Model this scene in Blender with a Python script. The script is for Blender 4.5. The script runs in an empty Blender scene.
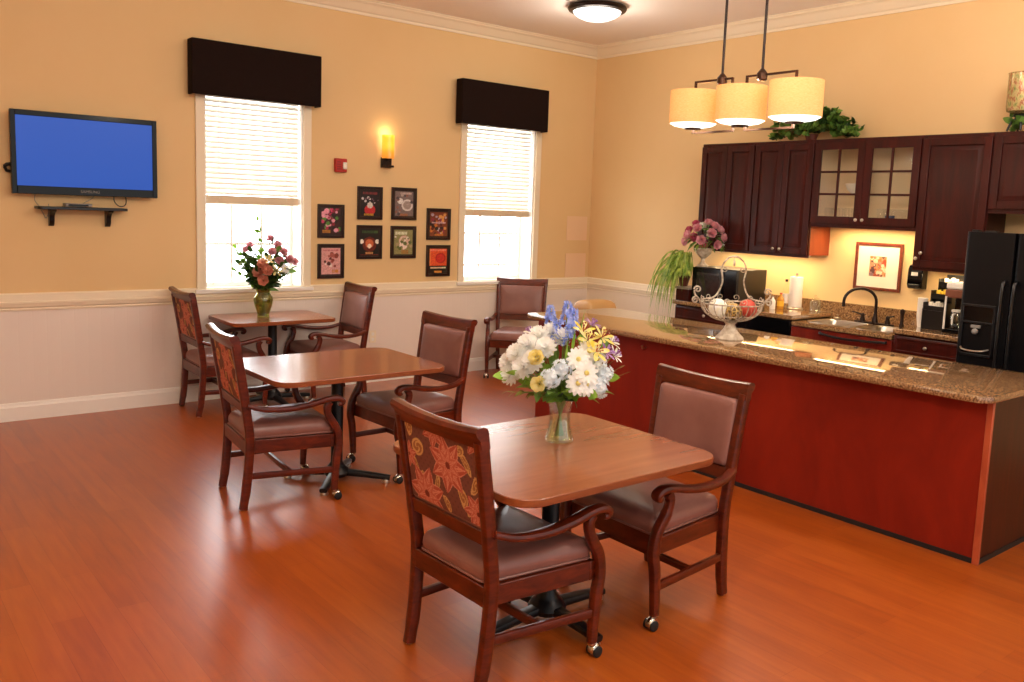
import bpy, bmesh, math, random
from mathutils import Vector, Matrix

PI = math.pi
S = bpy.context.scene
COL = S.collection
random.seed(7)

# ------------------------------------------------------------------ camera
def V(*a): return Vector(a)
cam_d = bpy.data.cameras.new('camera')
cam = bpy.data.objects.new('camera', cam_d); COL.objects.link(cam)
_r = V(0.77510704, -0.63075211, 0.03688983)
_u = V(0.04887476, 0.11806632, 0.9918022)
_f = V(0.62993677, 0.76694988, -0.1223419)
cam.matrix_world = Matrix(((_r.x, _u.x, -_f.x, -7.14871), (_r.y, _u.y, -_f.y, -7.59810), (_r.z, _u.z, -_f.z, 1.78137), (0, 0, 0, 1)))
cam_d.sensor_width = 36.0
cam_d.lens = 867.11 * 36.0 / 1024.0
cam_d.shift_x = -15.692 / 1024.0
cam_d.shift_y = -25.591 / 1024.0
cam_d.clip_start = 0.05
S.camera = cam

# ------------------------------------------------------------------ view
S.view_settings.view_transform = 'Standard'
S.view_settings.look = 'None'
S.view_settings.gamma = 1.0
S.view_settings.use_curve_mapping = False
S.cycles.transparent_max_bounces = 40
S.view_settings.exposure = 0.10

# ------------------------------------------------------------------ world: bright daylight beyond the windows (+y), softer daylight behind
W = bpy.data.worlds.new('daylight'); S.world = W
W.use_nodes = True
wn = W.node_tree; wn.nodes.clear()
def wnode(t, **k):
    n = wn.nodes.new(t)
    for a, b in k.items(): setattr(n, a, b)
    return n
tc = wnode('ShaderNodeTexCoord'); sep = wnode('ShaderNodeSeparateXYZ')
wn.links.new(tc.outputs['Generated'], sep.inputs[0])
ramp = wnode('ShaderNodeValToRGB')
ramp.color_ramp.elements[0].position = 0.60; ramp.color_ramp.elements[0].color = (0.95, 0.92, 0.88, 1)
ramp.color_ramp.elements[1].position = 0.78; ramp.color_ramp.elements[1].color = (11.0, 11.2, 11.5, 1)
mr = wnode('ShaderNodeMapRange'); mr.inputs[1].default_value = -1; mr.inputs[2].default_value = 1
wn.links.new(sep.outputs[1], mr.inputs[0]); wn.links.new(mr.outputs[0], ramp.inputs[0])
bg = wnode('ShaderNodeBackground'); bg.inputs[1].default_value = 1.0
wn.links.new(ramp.outputs[0], bg.inputs[0])
wo = wnode('ShaderNodeOutputWorld'); wn.links.new(bg.outputs[0], wo.inputs[0])

# ------------------------------------------------------------------ added overhead fill lights outside the frame, without fixtures, strongest near the camera
def area(name, loc, size, power, color, rot=(0, 0, 0), size_y=None, shape='RECTANGLE'):
    l = bpy.data.lights.new(name, 'AREA'); l.energy = power; l.color = color
    l.shape = shape if size_y else ('DISK' if shape == 'DISK' else 'SQUARE'); l.size = size
    if size_y: l.size_y = size_y
    o = bpy.data.objects.new(name, l); COL.objects.link(o); o.location = loc; o.rotation_euler = rot
    return o
def point(name, loc, power, color, radius=0.05):
    l = bpy.data.lights.new(name, 'POINT'); l.energy = power; l.color = color; l.shadow_soft_size = radius
    o = bpy.data.objects.new(name, l); COL.objects.link(o); o.location = loc
    return o
WARM = (1.0, 0.89, 0.76)
for k, (lx, ly, lp) in enumerate([(-4.4, -2.2, 12), (-3.3, -4.5, 36), (-5.8, -6.0, 84), (-7.6, -3.4, 20), (-6.6, -8.0, 64), (-3.6, -7.2, 50), (-1.3, -5.4, 26)]):
    point('overhead_light', (lx, ly, 3.28), lp, WARM, 0.22)

# ------------------------------------------------------------------ colour + material helpers
def lin(c): return c / 12.92 if c <= 0.04045 else ((c + 0.055) / 1.055) ** 2.4
def H(h, a=1.0):
    h = h.lstrip('#')
    return tuple(lin(int(h[i:i+2], 16) / 255.0) for i in (0, 2, 4)) + (a,)
class MT:
    """a small wrapper to write node trees shortly"""
    def __init__(s, name):
        s.m = bpy.data.materials.new(name); s.m.use_nodes = True
        s.t = s.m.node_tree; s.t.nodes.clear()
        s.out = s.t.nodes.new('ShaderNodeOutputMaterial')
    def n(s, typ, ins=None, **k):
        n = s.t.nodes.new('ShaderNode' + typ)
        for a, b in k.items(): setattr(n, a, b)
        for a, b in (ins or {}).items():
            if isinstance(b, bpy.types.NodeSocket): s.t.links.new(b, n.inputs[a])
            else: n.inputs[a].default_value = b
        return n
    def surf(s, sock): s.t.links.new(sock, s.out.inputs['Surface']); return s.m
    def bsdf(s, color, rough=0.5, metal=0.0, bump=None, **k):
        ins = {'Base Color': color, 'Roughness': rough, 'Metallic': metal}
        if bump: ins['Normal'] = bump
        ins.update({a.replace('_', ' '): b for a, b in k.items()})
        return s.surf(s.n('BsdfPrincipled', ins).outputs[0])
    def coords(s, scale=(1, 1, 1), rot=(0, 0, 0), loc=(0, 0, 0), kind='Object'):
        t = s.n('TexCoord')
        return s.n('Mapping', {'Vector': t.outputs[kind], 'Scale': scale, 'Rotation': rot, 'Location': loc}).outputs[0]
    def noise(s, vec, scale=5, detail=4, rough=0.55, dist=0.0):
        return s.n('TexNoise', {'Vector': vec, 'Scale': scale, 'Detail': detail, 'Roughness': rough, 'Distortion': dist}).outputs[0]
    def ramp(s, fac, stops):
        r = s.n('ValToRGB', {'Fac': fac}); e = r.color_ramp.elements
        while len(e) < len(stops): e.new(0.5)
        for i, (p, c) in enumerate(stops): e[i].position = p; e[i].color = c
        return r.outputs[0]
    def bump(s, h, strength=0.2, dist=0.01):
        return s.n('Bump', {'Height': h, 'Strength': strength, 'Distance': dist}).outputs[0]
def flat(name, hexc, rough=0.5, metal=0.0, **k):
    return MT(name).bsdf(H(hexc), rough, metal, **k)
def wood(name, dark, light, scale=(6, 6, 60), rough=0.3, coat=0.0, bump=0.03, spec=0.4):
    t = MT(name); v = t.coords(scale)
    g = t.noise(v, 1.0, 6, 0.6, 0.6)
    c = t.ramp(g, [(0.3, H(dark)), (0.72, H(light))])
    return t.bsdf(c, rough, bump=t.bump(g, bump, 0.004), Coat_Weight=coat, Coat_Roughness=0.12, Specular_IOR_Level=spec)
def emit(name, color, strength):
    t = MT(name); return t.surf(t.n('Emission', {'Color': color, 'Strength': strength}).outputs[0])
def glass(name, tint=(1, 1, 1, 1), refl=0.12, rough=0.03):
    t = MT(name)
    a = t.n('BsdfTransparent', {'Color': tint}); b = t.n('BsdfGlossy', {'Color': (1, 1, 1, 1), 'Roughness': rough})
    lw = t.n('LayerWeight', {'Blend': 0.35})
    f = t.n('Math', {0: lw.outputs['Fresnel'], 1: refl * 2}, operation='MULTIPLY')
    f2 = t.n('Math', {0: f.outputs[0], 1: refl * 0.4}, operation='ADD')
    return t.surf(t.n('MixShader', {0: f2.outputs[0], 1: a.outputs[0], 2: b.outputs[0]}).outputs[0])
def leafmat(name, dark, light, rough=0.45):
    t = MT(name); c = t.ramp(t.noise(t.coords((1, 1, 1)), 14, 3), [(0.35, H(dark)), (0.65, H(light))])
    p = t.n('BsdfPrincipled', {'Base Color': c, 'Roughness': rough}); q = t.n('BsdfTranslucent', {'Color': c})
    return t.surf(t.n('MixShader', {0: 0.25, 1: p.outputs[0], 2: q.outputs[0]}).outputs[0])
def petalmat(name, a, b=None, rough=0.6, tr=0.3):
    t = MT(name); c = t.ramp(t.noise(t.coords((1, 1, 1)), 30, 2), [(0.35, H(a)), (0.65, H(b or a))])
    p = t.n('BsdfPrincipled', {'Base Color': c, 'Roughness': rough}); q = t.n('BsdfTranslucent', {'Color': c})
    return t.surf(t.n('MixShader', {0: tr, 1: p.outputs[0], 2: q.outputs[0]}).outputs[0])
def painted(name, rough=0.5, coat=0.0):
    t = MT(name); a = t.n('Attribute', attribute_name='Col')
    return t.bsdf(a.outputs['Color'], rough, Coat_Weight=coat, Coat_Roughness=0.05)

M = {}
# paint and plaster
t = MT('wall_paint'); g = t.noise(t.coords((1, 1, 1)), 60, 3)
M['wall'] = t.bsdf(t.ramp(t.noise(t.coords((1, 1, 1)), 1.2, 3), [(0.3, H('#e2c08a')), (0.7, H('#e5c490'))]), 0.75, bump=t.bump(g, 0.08, 0.002))
M['ceiling'] = flat('ceiling_paint', '#f9f0e7', 0.9)
M['trim'] = flat('trim_paint', '#f1e2c6', 0.45)
M['white_trim'] = flat('window_paint', '#f5f0e8', 0.4)
t = MT('wainscot_paint'); v = t.coords((1, 1, 1))
wv = t.n('TexWave', {'Vector': v, 'Scale': 3.2, 'Distortion': 0.0}, wave_type='BANDS', bands_direction='X', wave_profile='SIN')
wr = t.ramp(wv.outputs[0], [(0.0, (0, 0, 0, 1)), (0.04, (1, 1, 1, 1))])
M['wainscot'] = t.bsdf(H('#eaddd2'), 0.5, bump=t.bump(wr, 0.12, 0.003))
t = MT('wainscot_paint_side'); v = t.coords((1, 1, 1))
wv = t.n('TexWave', {'Vector': v, 'Scale': 3.2}, wave_type='BANDS', bands_direction='Y', wave_profile='SIN')
wr = t.ramp(wv.outputs[0], [(0.0, (0, 0, 0, 1)), (0.04, (1, 1, 1, 1))])
M['wainscot_side'] = t.bsdf(H('#ecdcc4'), 0.5, bump=t.bump(wr, 0.12, 0.003))
# floor: long planks running away from the windows
t = MT('floor_planks'); v = t.coords((1, 1, 1), (0, 0, PI / 2))
br = t.n('TexBrick', {'Vector': v, 'Scale': 1.0, 'Mortar Size': 0.0012, 'Mortar Smooth': 0.3, 'Brick Width': 1.25, 'Row Height': 0.127, 'Bias': 0.0,
     'Color1': (0.38, 0.38, 0.38, 1), 'Color2': (0.64, 0.64, 0.64, 1), 'Mortar': (0.15, 0.15, 0.15, 1)}, offset=0.37)
gr = t.noise(t.coords((9, 0.8, 1)), 3.0, 4, 0.55, 0.3)
mixv = t.n('Mix', {0: 0.5, 2: br.outputs['Color'], 3: gr}, data_type='FLOAT')
bw = t.n('RGBToBW', {0: br.outputs['Color']})
add = t.n('Math', {0: bw.outputs[0], 1: 0.5}, operation='MULTIPLY')
add2 = t.n('Math', {0: gr, 1: 0.5}, operation='MULTIPLY')
sm = t.n('Math', {0: add.outputs[0], 1: add2.outputs[0]}, operation='ADD')
fc = t.ramp(sm.outputs[0], [(0.28, H('#88390c')), (0.5, H('#a04a11')), (0.72, H('#b05919'))])
rr = t.n('MapRange', {0: gr, 3: 0.34, 4: 0.42})
M['floor'] = t.bsdf(fc, rr.outputs[0], bump=t.bump(bw.outputs[0], 0.05, 0.001), Specular_IOR_Level=0.28, Coat_Weight=0.55, Coat_Roughness=0.24)
# woods
M['chair_wood'] = wood('chair_wood', '#3e1207', '#6e270f', (9, 9, 30), 0.28, 0.15)
M['table_wood'] = wood('table_laminate', '#844a2e', '#945638', (1.5, 13, 1.5), 0.24, 0.25, 0.01)
M['table_edge'] = wood('table_edge', '#7c3f22', '#98552f', (10, 10, 40), 0.3)
M['cab_wood'] = wood('cabinet_wood', '#280a06', '#47120b', (14, 14, 2.2), 0.34, 0.0, 0.03, 0.25)
M['cab_side'] = wood('cabinet_side_wood', '#7c3015', '#9c4320', (10, 10, 2), 0.35, 0.1)
M['island_wood'] = wood('island_panel_wood', '#74190b', '#8e2410', (3, 3, 1.4), 0.45, 0.0, 0.03, 0.22)
M['post_wood'] = wood('corner_post_wood', '#a04428', '#bc5a36', (12, 12, 3), 0.35, 0.2)
M['cab_inner'] = flat('cabinet_lining', '#f2dab6', 0.6)
# stone
t = MT('granite'); v = t.coords((1, 1, 1))
n1 = t.noise(v, 90, 6, 0.7); n2 = t.noise(v, 14, 3)
vo = t.n('TexVoronoi', {'Vector': v, 'Scale': 160.0})
c1 = t.ramp(n1, [(0.34, H('#33231a')), (0.46, H('#7b5a3c')), (0.58, H('#a88259')), (0.7, H('#c9a97c'))])
c2 = t.n('Mix', {0: t.ramp(vo.outputs['Distance'], [(0.0, (0.5, 0.5, 0.5, 1)), (0.25, (0, 0, 0, 1))]), 6: c1, 7: H('#4d3726')}, data_type='RGBA')
M['granite'] = t.bsdf(c2.outputs[2], 0.07, Specular_IOR_Level=0.8, Coat_Weight=0.6, Coat_Roughness=0.04)
# leather, cloth
t = MT('brown_leather'); v = t.coords((1, 1, 1)); g = t.n('TexVoronoi', {'Vector': v, 'Scale': 260.0}).outputs['Distance']
M['leather'] = t.bsdf(t.ramp(t.noise(v, 6, 3), [(0.3, H('#80534a')), (0.7, H('#8e6056'))]), 0.38, bump=t.bump(g, 0.1, 0.001), Specular_IOR_Level=0.6)
M['tapestry'] = painted('tapestry_weave', 0.8)
t = MT('valance_cloth'); v = t.coords((1, 1, 1)); g = t.noise(t.coords((120, 120, 400)), 1, 3)
M['valance'] = t.bsdf(t.ramp(g, [(0.4, H('#170b08')), (0.62, H('#20110c')), (0.74, H('#3c261d'))]), 0.9, Specular_IOR_Level=0.16, bump=t.bump(g, 0.3, 0.002))
t = MT('blind_slat'); q = t.n('BsdfTranslucent', {'Color': H('#fff6e6')}); p_ = t.n('BsdfPrincipled', {'Base Color': H('#f6efe2'), 'Roughness': 0.45})
M['slat'] = t.surf(t.n('MixShader', {0: 0.06, 1: p_.outputs[0], 2: q.outputs[0]}).outputs[0])
# metals, plastics
M['chrome'] = flat('chrome', '#c8c4bc', 0.14, 1.0)
M['nickel'] = flat('brushed_nickel', '#cfc8bb', 0.3, 1.0)
M['steel'] = flat('stainless_steel', '#b9b2a5', 0.28, 1.0)
M['black_metal'] = flat('black_metal', '#15161a', 0.35, 0.3)
M['bronze'] = flat('oil_rubbed_bronze', '#3b2417', 0.38, 0.7)
M['bronze_dark'] = flat('dark_bronze', '#241511', 0.35, 0.5)
M['black'] = flat('black_plastic', '#0e0d0e', 0.3)
M['black_gloss'] = flat('gloss_black', '#08080a', 0.1, 0, Specular_IOR_Level=0.35)
M['rubber'] = flat('rubber', '#121212', 0.6)
t = MT('fridge_black'); g = t.noise(t.coords((1, 1, 1)), 220, 2)
M['fridge'] = t.bsdf(H('#0b0b0e'), 0.36, Specular_IOR_Level=0.2, bump=t.bump(g, 0.12, 0.001))
M['white'] = flat('white_plastic', '#f1ece2', 0.4)
M['paper'] = flat('white_paper', '#f4efe6', 0.85)
M['red'] = flat('red_enamel', '#b3201c', 0.35)
M['grey'] = flat('grey_plastic', '#8b8680', 0.5)
M['screen'] = None
t = MT('tv_screen'); p_ = t.n('BsdfPrincipled', {'Base Color': (0.0, 0.0, 0.01, 1), 'Roughness': 0.3, 'Specular IOR Level': 0.25, 'Emission Color': H('#2a55b0'), 'Emission Strength': 0.95})
M['screen'] = t.surf(p_.outputs[0])
M['clear_glass'] = glass('clear_glass', (0.97, 0.98, 0.97, 1), 0.04, 0.1)
M['thin_glass'] = glass('thin_glass', (0.98, 0.98, 0.98, 1), 0.012, 0.1)
M['vase_glass'] = glass('vase_glass', (0.95, 0.97, 0.94, 1), 0.16)
M['green_glass'] = glass('green_glass', (0.66, 0.70, 0.34, 1), 0.22)
M['water'] = glass('vase_water', (0.88, 0.92, 0.74, 1), 0.08)
M['pane'] = glass('window_pane', (0.985, 0.99, 0.99, 1), 0.05)
M['mercury_glass'] = None
t = MT('mottled_glass'); v = t.coords((1, 1, 1))
c = t.ramp(t.noise(t.coords((1, 1, 0.4)), 55, 4), [(0.35, H('#7c8f4c')), (0.5, H('#d8c98c')), (0.62, H('#a8563c')), (0.75, H('#e8ddb8'))])
p_ = t.n('BsdfPrincipled', {'Base Color': c, 'Roughness': 0.15, 'Metallic': 0.2}); q = t.n('BsdfTransparent', {'Color': H('#f0d8b0')})
M['mercury_glass'] = t.surf(t.n('MixShader', {0: 0.3, 1: p_.outputs[0], 2: q.outputs[0]}).outputs[0])
# lamps
t = MT('lamp_shade_cloth'); v = t.coords((1, 1, 1)); g = t.noise(t.coords((60, 60, 300)), 1, 2)
c = t.ramp(g, [(0.35, H('#e6b67c')), (0.65, H('#efc894'))])
p_ = t.n('BsdfDiffuse', {'Color': c}); q = t.n('BsdfTranslucent', {'Color': c}); e_ = t.n('Emission', {'Color': H('#efb060'), 'Strength': 0.30})
mx = t.n('MixShader', {0: 0.16, 1: p_.outputs[0], 2: q.outputs[0]})
M['shade'] = t.surf(t.n('AddShader', {0: mx.outputs[0], 1: e_.outputs[0]}).outputs[0])
M['diffuser'] = emit('lamp_diffuser', (1.0, 0.95, 0.85, 1), 2.2)
M['dome'] = emit('lamp_dome', (1.0, 0.95, 0.86, 1), 2.2)
t = MT('sconce_glass'); e_ = t.n('Emission', {'Color': H('#ffb648'), 'Strength': 0.35}); q = t.n('BsdfTranslucent', {'Color': H('#e8b060')})
q2 = t.n('BsdfGlossy', {'Roughness': 0.1})
M['sconce_glass'] = t.surf(t.n('AddShader', {0: t.n('MixShader', {0: 0.1, 1: q.outputs[0], 2: q2.outputs[0]}).outputs[0], 1: e_.outputs[0]}).outputs[0])
M['bulb'] = emit('lit_bulb', (1.0, 0.85, 0.55, 1), 10)
M['strip'] = emit('strip_lamp', (1.0, 0.80, 0.5, 1), 2)
# plants
M['leaf'] = leafmat('leaf_green', '#4a7428', '#86ae52')
M['leaf_bright'] = leafmat('leaf_bright', '#5a8f24', '#9cc84c')
M['leaf_dark'] = leafmat('leaf_dark', '#1f3a16', '#46662a')
M['leaf_olive'] = leafmat('leaf_olive', '#5d5a20', '#8d8a3c')
M['leaf_spider'] = leafmat('leaf_spider', '#5f8f2a', '#c3d264')
M['stem'] = flat('stem_green', '#6c8a34', 0.5)
M['dry'] = flat('dry_sprig', '#7a5a24', 0.7)
M['p_white'] = petalmat('petal_white', '#ffffff', '#fbfaf2', 0.6, 0.4)
M['p_cream'] = petalmat('petal_cream', '#f6f3d8', '#ffffff')
M['p_yellow'] = petalmat('petal_yellow', '#ffef96', '#fff8c8')
M['p_lily'] = petalmat('petal_lily', '#f1d84a', '#f7ecab')
M['p_blue'] = petalmat('petal_blue', '#7f9aec', '#c3d0fd')
M['p_paleblue'] = petalmat('petal_pale_blue', '#e2edf6', '#f6fbfd')
M['p_purple'] = petalmat('petal_purple', '#8a5fae', '#c9a0d2')
M['p_pink'] = petalmat('petal_pink', '#d98c9c', '#f2c0c6')
M['p_rose'] = petalmat('petal_rose', '#a82a48', '#d0607c')
M['p_peach'] = petalmat('petal_peach', '#e59a80', '#f5c0a8')
M['p_red'] = petalmat('petal_red', '#8a2c1a', '#b04a28')
M['terracotta'] = flat('dark_clay', '#5c2a1c', 0.5)
t = MT('aged_iron'); g = t.noise(t.coords((1, 1, 1)), 40, 4)
M['iron'] = t.bsdf(t.ramp(g, [(0.35, H('#84705c')), (0.65, H('#cdc2b0'))]), 0.55, 0.1)
t = MT('aged_stone'); g = t.noise(t.coords((1, 1, 1)), 28, 5)
M['stone'] = t.bsdf(t.ramp(g, [(0.35, H('#b09c82')), (0.65, H('#ddd2bf'))]), 0.6, bump=t.bump(g, 0.3, 0.004))
M['poster'] = painted('printed_poster', 0.35, 0.4)
M['frame'] = wood('picture_frame_wood', '#1b0a07', '#301410', (30, 30, 30), 0.3, 0.3)
M['art_frame'] = wood('art_frame_wood', '#5c2414', '#7c3820', (30, 30, 30), 0.35, 0.2)
M['mat_board'] = flat('mat_board', '#e9dfca', 0.8)

# ------------------------------------------------------------------ mesh builder
class MB:
    def __init__(s): s.v = []; s.f = []; s.mi = []; s.c = None; s.k = 0
    def mat(s, k): s.k = k; return s
    def face(s, idx): s.f.append(tuple(idx)); s.mi.append(s.k)
    def pts(s, L):
        b = len(s.v); s.v.extend([tuple(p) for p in L]); return b
    def box(s, x0, x1, y0, y1, z0, z1):
        b = s.pts([(x0, y0, z0), (x1, y0, z0), (x1, y1, z0), (x0, y1, z0), (x0, y0, z1), (x1, y0, z1), (x1, y1, z1), (x0, y1, z1)])
        for q in ((0, 3, 2, 1), (4, 5, 6, 7), (0, 1, 5, 4), (1, 2, 6, 5), (2, 3, 7, 6), (3, 0, 4, 7)): s.face([b + i for i in q])
        return s
    def loft(s, loops, cap0=True, cap1=True, closed=False):
        n = len(loops[0]); bs = [s.pts(l) for l in loops]
        for a, b in zip(bs, bs[1:] + ([bs[0]] if closed else [])):
            for i in range(n):
                j = (i + 1) % n; s.face((a + i, a + j, b + j, b + i))
        if cap0 and not closed: s.face([bs[0] + i for i in reversed(range(n))])
        if cap1 and not closed: s.face([bs[-1] + i for i in range(n)])
        return s
    def prism(s, poly, z0, z1):
        return s.loft([[(x, y, z0) for x, y in poly], [(x, y, z1) for x, y in poly]])
    def lathe(s, prof, c=(0, 0, 0), seg=24, cap0=True, cap1=True):
        L = [[(c[0] + r * math.cos(2 * PI * i / seg), c[1] + r * math.sin(2 * PI * i / seg), c[2] + z) for i in range(seg)] for r, z in prof]
        return s.loft(L, cap0, cap1)
    def sphere(s, c, r, seg=14, rings=8, sc=(1, 1, 1)):
        prof = [(max(1e-4, math.sin(PI * k / rings)) * r, -math.cos(PI * k / rings) * r) for k in range(rings + 1)]
        i = len(s.v); s.lathe(prof, (0, 0, 0), seg)
        s.v[i:] = [(c[0] + x * sc[0], c[1] + y * sc[1], c[2] + z * sc[2]) for x, y, z in s.v[i:]]
        return s
    def tube(s, path, r, seg=8, closed=False, sect=None, up=None):
        P = [Vector(p) for p in path]; n = len(P); loops = []
        R = r if isinstance(r, (list, tuple)) else [r] * n
        pn = None
        for i, p in enumerate(P):
            a = P[(i - 1) % n] if (i or closed) else P[i]; b = P[(i + 1) % n] if (i < n - 1 or closed) else P[i]
            t = (b - a).normalized()
            if up is not None:
                x = Vector(up).cross(t)
                x = x.normalized() if x.length > 1e-6 else Vector((1, 0, 0))
            else:
                if pn is None: pn = t.orthogonal().normalized()
                x = (pn - t * pn.dot(t)); x = x.normalized() if x.length > 1e-6 else t.orthogonal().normalized(); pn = x
            y = t.cross(x)
            if sect is None: ring = [(math.cos(2 * PI * k / seg) * R[i], math.sin(2 * PI * k / seg) * R[i]) for k in range(seg)]
            else: ring = [(u * R[i], w * R[i]) for u, w in sect]
            loops.append([p + x * u + y * w for u, w in ring])
        return s.loft(loops, closed=closed)
    def grid(s, nu, nv, fn):
        b = s.pts([fn(i / nu, j / nv) for j in range(nv + 1) for i in range(nu + 1)])
        for j in range(nv):
            for i in range(nu):
                a = b + j * (nu + 1) + i; s.face((a, a + 1, a + nu + 2, a + nu + 1))
        return s
    def xf(s, M4, i=0):
        s.v[i:] = [tuple(M4 @ Vector(p)) for p in s.v[i:]]; return s
def rsect(w, h, r=0.2):
    """rounded rectangle section w x h (r as a share of the shorter side)"""
    q = min(w, h) * r; o = []
    for cx, cy, a0 in ((w/2-q, h/2-q, 0), (-w/2+q, h/2-q, 90), (-w/2+q, -h/2+q, 180), (w/2-q, -h/2+q, 270)):
        for a in (0, 45, 90): o.append((cx + q * math.cos(math.radians(a0 + a)), cy + q * math.sin(math.radians(a0 + a))))
    return o
def roundpoly(P, rad, seg=6):
    """polygon (anticlockwise) with rounded corners; rad one number or one per corner"""
    n = len(P); o = []
    for i in range(n):
        r = rad[i] if isinstance(rad, (list, tuple)) else rad
        p = Vector((P[i][0], P[i][1])); a = Vector(P[i - 1][:2]) - p; b = Vector(P[(i + 1) % n][:2]) - p
        a.normalize(); b.normalize()
        if r < 1e-5: o.append((p.x, p.y)); continue
        ang = a.angle(b); d = r / math.tan(ang / 2)
        d = min(d, 10); c = p + (a + b).normalized() * (r / math.sin(ang / 2))
        s0 = p + a * d - c; s1 = p + b * d - c
        a0 = math.atan2(s0.y, s0.x); a1 = math.atan2(s1.y, s1.x)
        da = (a1 - a0 + PI) % (2 * PI) - PI
        for k in range(seg + 1):
            t_ = a0 + da * k / seg; o.append((c.x + r * math.cos(t_), c.y + r * math.sin(t_)))
    return o
def inset(P, d):
    n = len(P); o = []
    for i in range(n):
        p = Vector(P[i][:2]); a = (p - Vector(P[i - 1][:2])).normalized(); b = (Vector(P[(i + 1) % n][:2]) - p).normalized()
        na = Vector((-a.y, a.x)); nb = Vector((-b.y, b.x))
        m = (na + nb); m = m / max(0.3, m.dot(na)) if m.length > 1e-6 else na
        o.append(tuple(p + m * d))
    return o

def rinset(P, d, r, seg=6):
    return roundpoly(inset(P, d), max(0.004, r - d) if d > 0 else r - d, seg)
def gloc(o):
    v = Vector((0, 0, 0))
    while o is not None: v += o.location; o = o.parent
    return v
def obj(name, mb, mats, parent=None, at=None, bevel=0.0, smooth=True, col=None, angle=38):
    me = bpy.data.meshes.new(name)
    off = Vector(at) if at is not None else (gloc(parent) if parent is not None else Vector((0, 0, 0)))
    me.from_pydata([(x - off.x, y - off.y, z - off.z) for x, y, z in mb.v], [], mb.f)
    for m in (mats if isinstance(mats, (list, tuple)) else [mats]): me.materials.append(m)
    me.polygons.foreach_set('material_index', mb.mi)
    if col:
        ca = me.color_attributes.new('Col', 'FLOAT_COLOR', 'POINT')
        ca.data.foreach_set('color', [c for q in col for c in q])
    b = bmesh.new(); b.from_mesh(me); bmesh.ops.recalc_face_normals(b, faces=b.faces); b.to_mesh(me); b.free()
    if smooth:
        me.polygons.foreach_set('use_smooth', [True] * len(me.polygons)); me.set_sharp_from_angle(angle=math.radians(angle))
    me.update()
    o = bpy.data.objects.new(name, me); COL.objects.link(o)
    if at is not None: o.location = at if parent is None else Vector(at) - gloc(parent)
    if parent is not None: o.parent = parent
    if bevel:
        m = o.modifiers.new('soft_edges', 'BEVEL'); m.width = bevel; m.segments = 2; m.limit_method = 'ANGLE'; m.angle_limit = math.radians(40)
    return o
def tag(o, label, cat, group=None):
    o['label'] = label; o['category'] = cat
    if group: o['group'] = group
    return o
def thing(name, label, cat, loc=(0, 0, 0), rz=0.0, group=None):
    o = bpy.data.objects.new(name, None); COL.objects.link(o); o.empty_display_size = 0.1
    o.location = loc; o.rotation_euler = (0, 0, rz)
    return tag(o, label, cat, group)
def structure(o): o['kind'] = 'structure'; return o
def copy_tree(o, parent=None):
    c = o.copy(); COL.objects.link(c)
    if parent is not None: c.parent = parent
    for ch in [q for q in bpy.data.objects if q.parent is o]: copy_tree(ch, c)
    return c
def bez(P, n=8):
    """Catmull-Rom through the points"""
    P = [Vector(p) for p in P]; o = []
    for i in range(len(P) - 1):
        a = P[i - 1] if i else P[i] * 2 - P[i + 1]; b, c = P[i], P[i + 1]; d = P[i + 2] if i + 2 < len(P) else c * 2 - b
        for k in range(n):
            t_ = k / n
            o.append(0.5 * (2 * b + (c - a) * t_ + (2 * a - 5 * b + 4 * c - d) * t_ ** 2 + (3 * b - a - 3 * c + d) * t_ ** 3))
    return o + [P[-1]]

# ================================================================== SETTING
ZC = 3.66
XL, YF = -9.2, -9.6
W1 = (-4.555, -3.655); W2 = (-1.83, -0.89); WZ0, WZ1 = 0.975, 2.80
structure(obj('floor', MB().box(XL, 0.0, YF, 0.0, -0.06, 0.0), M['floor'], smooth=False))
structure(obj('ceiling', MB().box(XL, 0.25, YF, 0.25, ZC, ZC + 0.08), M['ceiling'], smooth=False))
m = MB()
for x0, x1, z0, z1 in ((XL, W1[0], 0, ZC), (W1[1], W2[0], 0, ZC), (W2[1], 0.25, 0, ZC), (W1[0], W1[1], 0, WZ0), (W1[0], W1[1], WZ1, ZC), (W2[0], W2[1], 0, WZ0), (W2[0], W2[1], WZ1, ZC)):
    m.box(x0, x1, 0, 0.25, z0, z1)
structure(obj('wall_back', m, M['wall'], smooth=False))
structure(obj('wall_left', MB().box(XL - 0.2, XL, YF, 0.25, 0, ZC), M['wall'], smooth=False))
structure(obj('wall_right', MB().box(0, 0.25, YF, 0, 0, ZC), M['wall'], smooth=False))
# wainscot boards, baseboards, chair rail, crown: thin trim along the two walls
def wall_trim(name, prof, mat, x1=XL, y1=None, which='back'):
    """profile [(out from wall, z)] swept along the back wall or the side wall, mitred at the corner"""
    if which == 'back': L = [[(x1, -d, z) for d, z in prof], [(-d, -d, z) for d, z in prof]]
    else: L = [[(-d, -d, z) for d, z in prof], [(-d, y1, z) for d, z in prof]]
    return structure(obj(name, MB().loft(L), mat, smooth=False))
wall_trim('wainscot_back', [(0, 0), (0.012, 0), (0.012, 0.88), (0, 0.88)], M['wainscot'])
wall_trim('wainscot_right', [(0, 0), (0.012, 0), (0.012, 0.88), (0, 0.88)], M['wainscot_side'], y1=-1.93, which='right')
bp = [(0.012, 0), (0.034, 0), (0.034, 0.105), (0.026, 0.118), (0.022, 0.135), (0.012, 0.14)]
wall_trim('baseboard_back', bp, M['white_trim']); wall_trim('baseboard_right', bp, M['trim'], y1=-1.93, which='right')
rp = [(0, 0.855), (0.018, 0.855), (0.022, 0.868), (0.018, 0.876), (0.030, 0.888), (0.034, 0.905), (0.038, 0.914), (0.038, 0.925), (0.026, 0.93), (0.026, 0.982), (0.016, 0.992), (0, 0.992)]
wall_trim('trim_1', rp, M['trim']); wall_trim('trim_2', rp, M['trim'], y1=-1.93, which='right')
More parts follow.
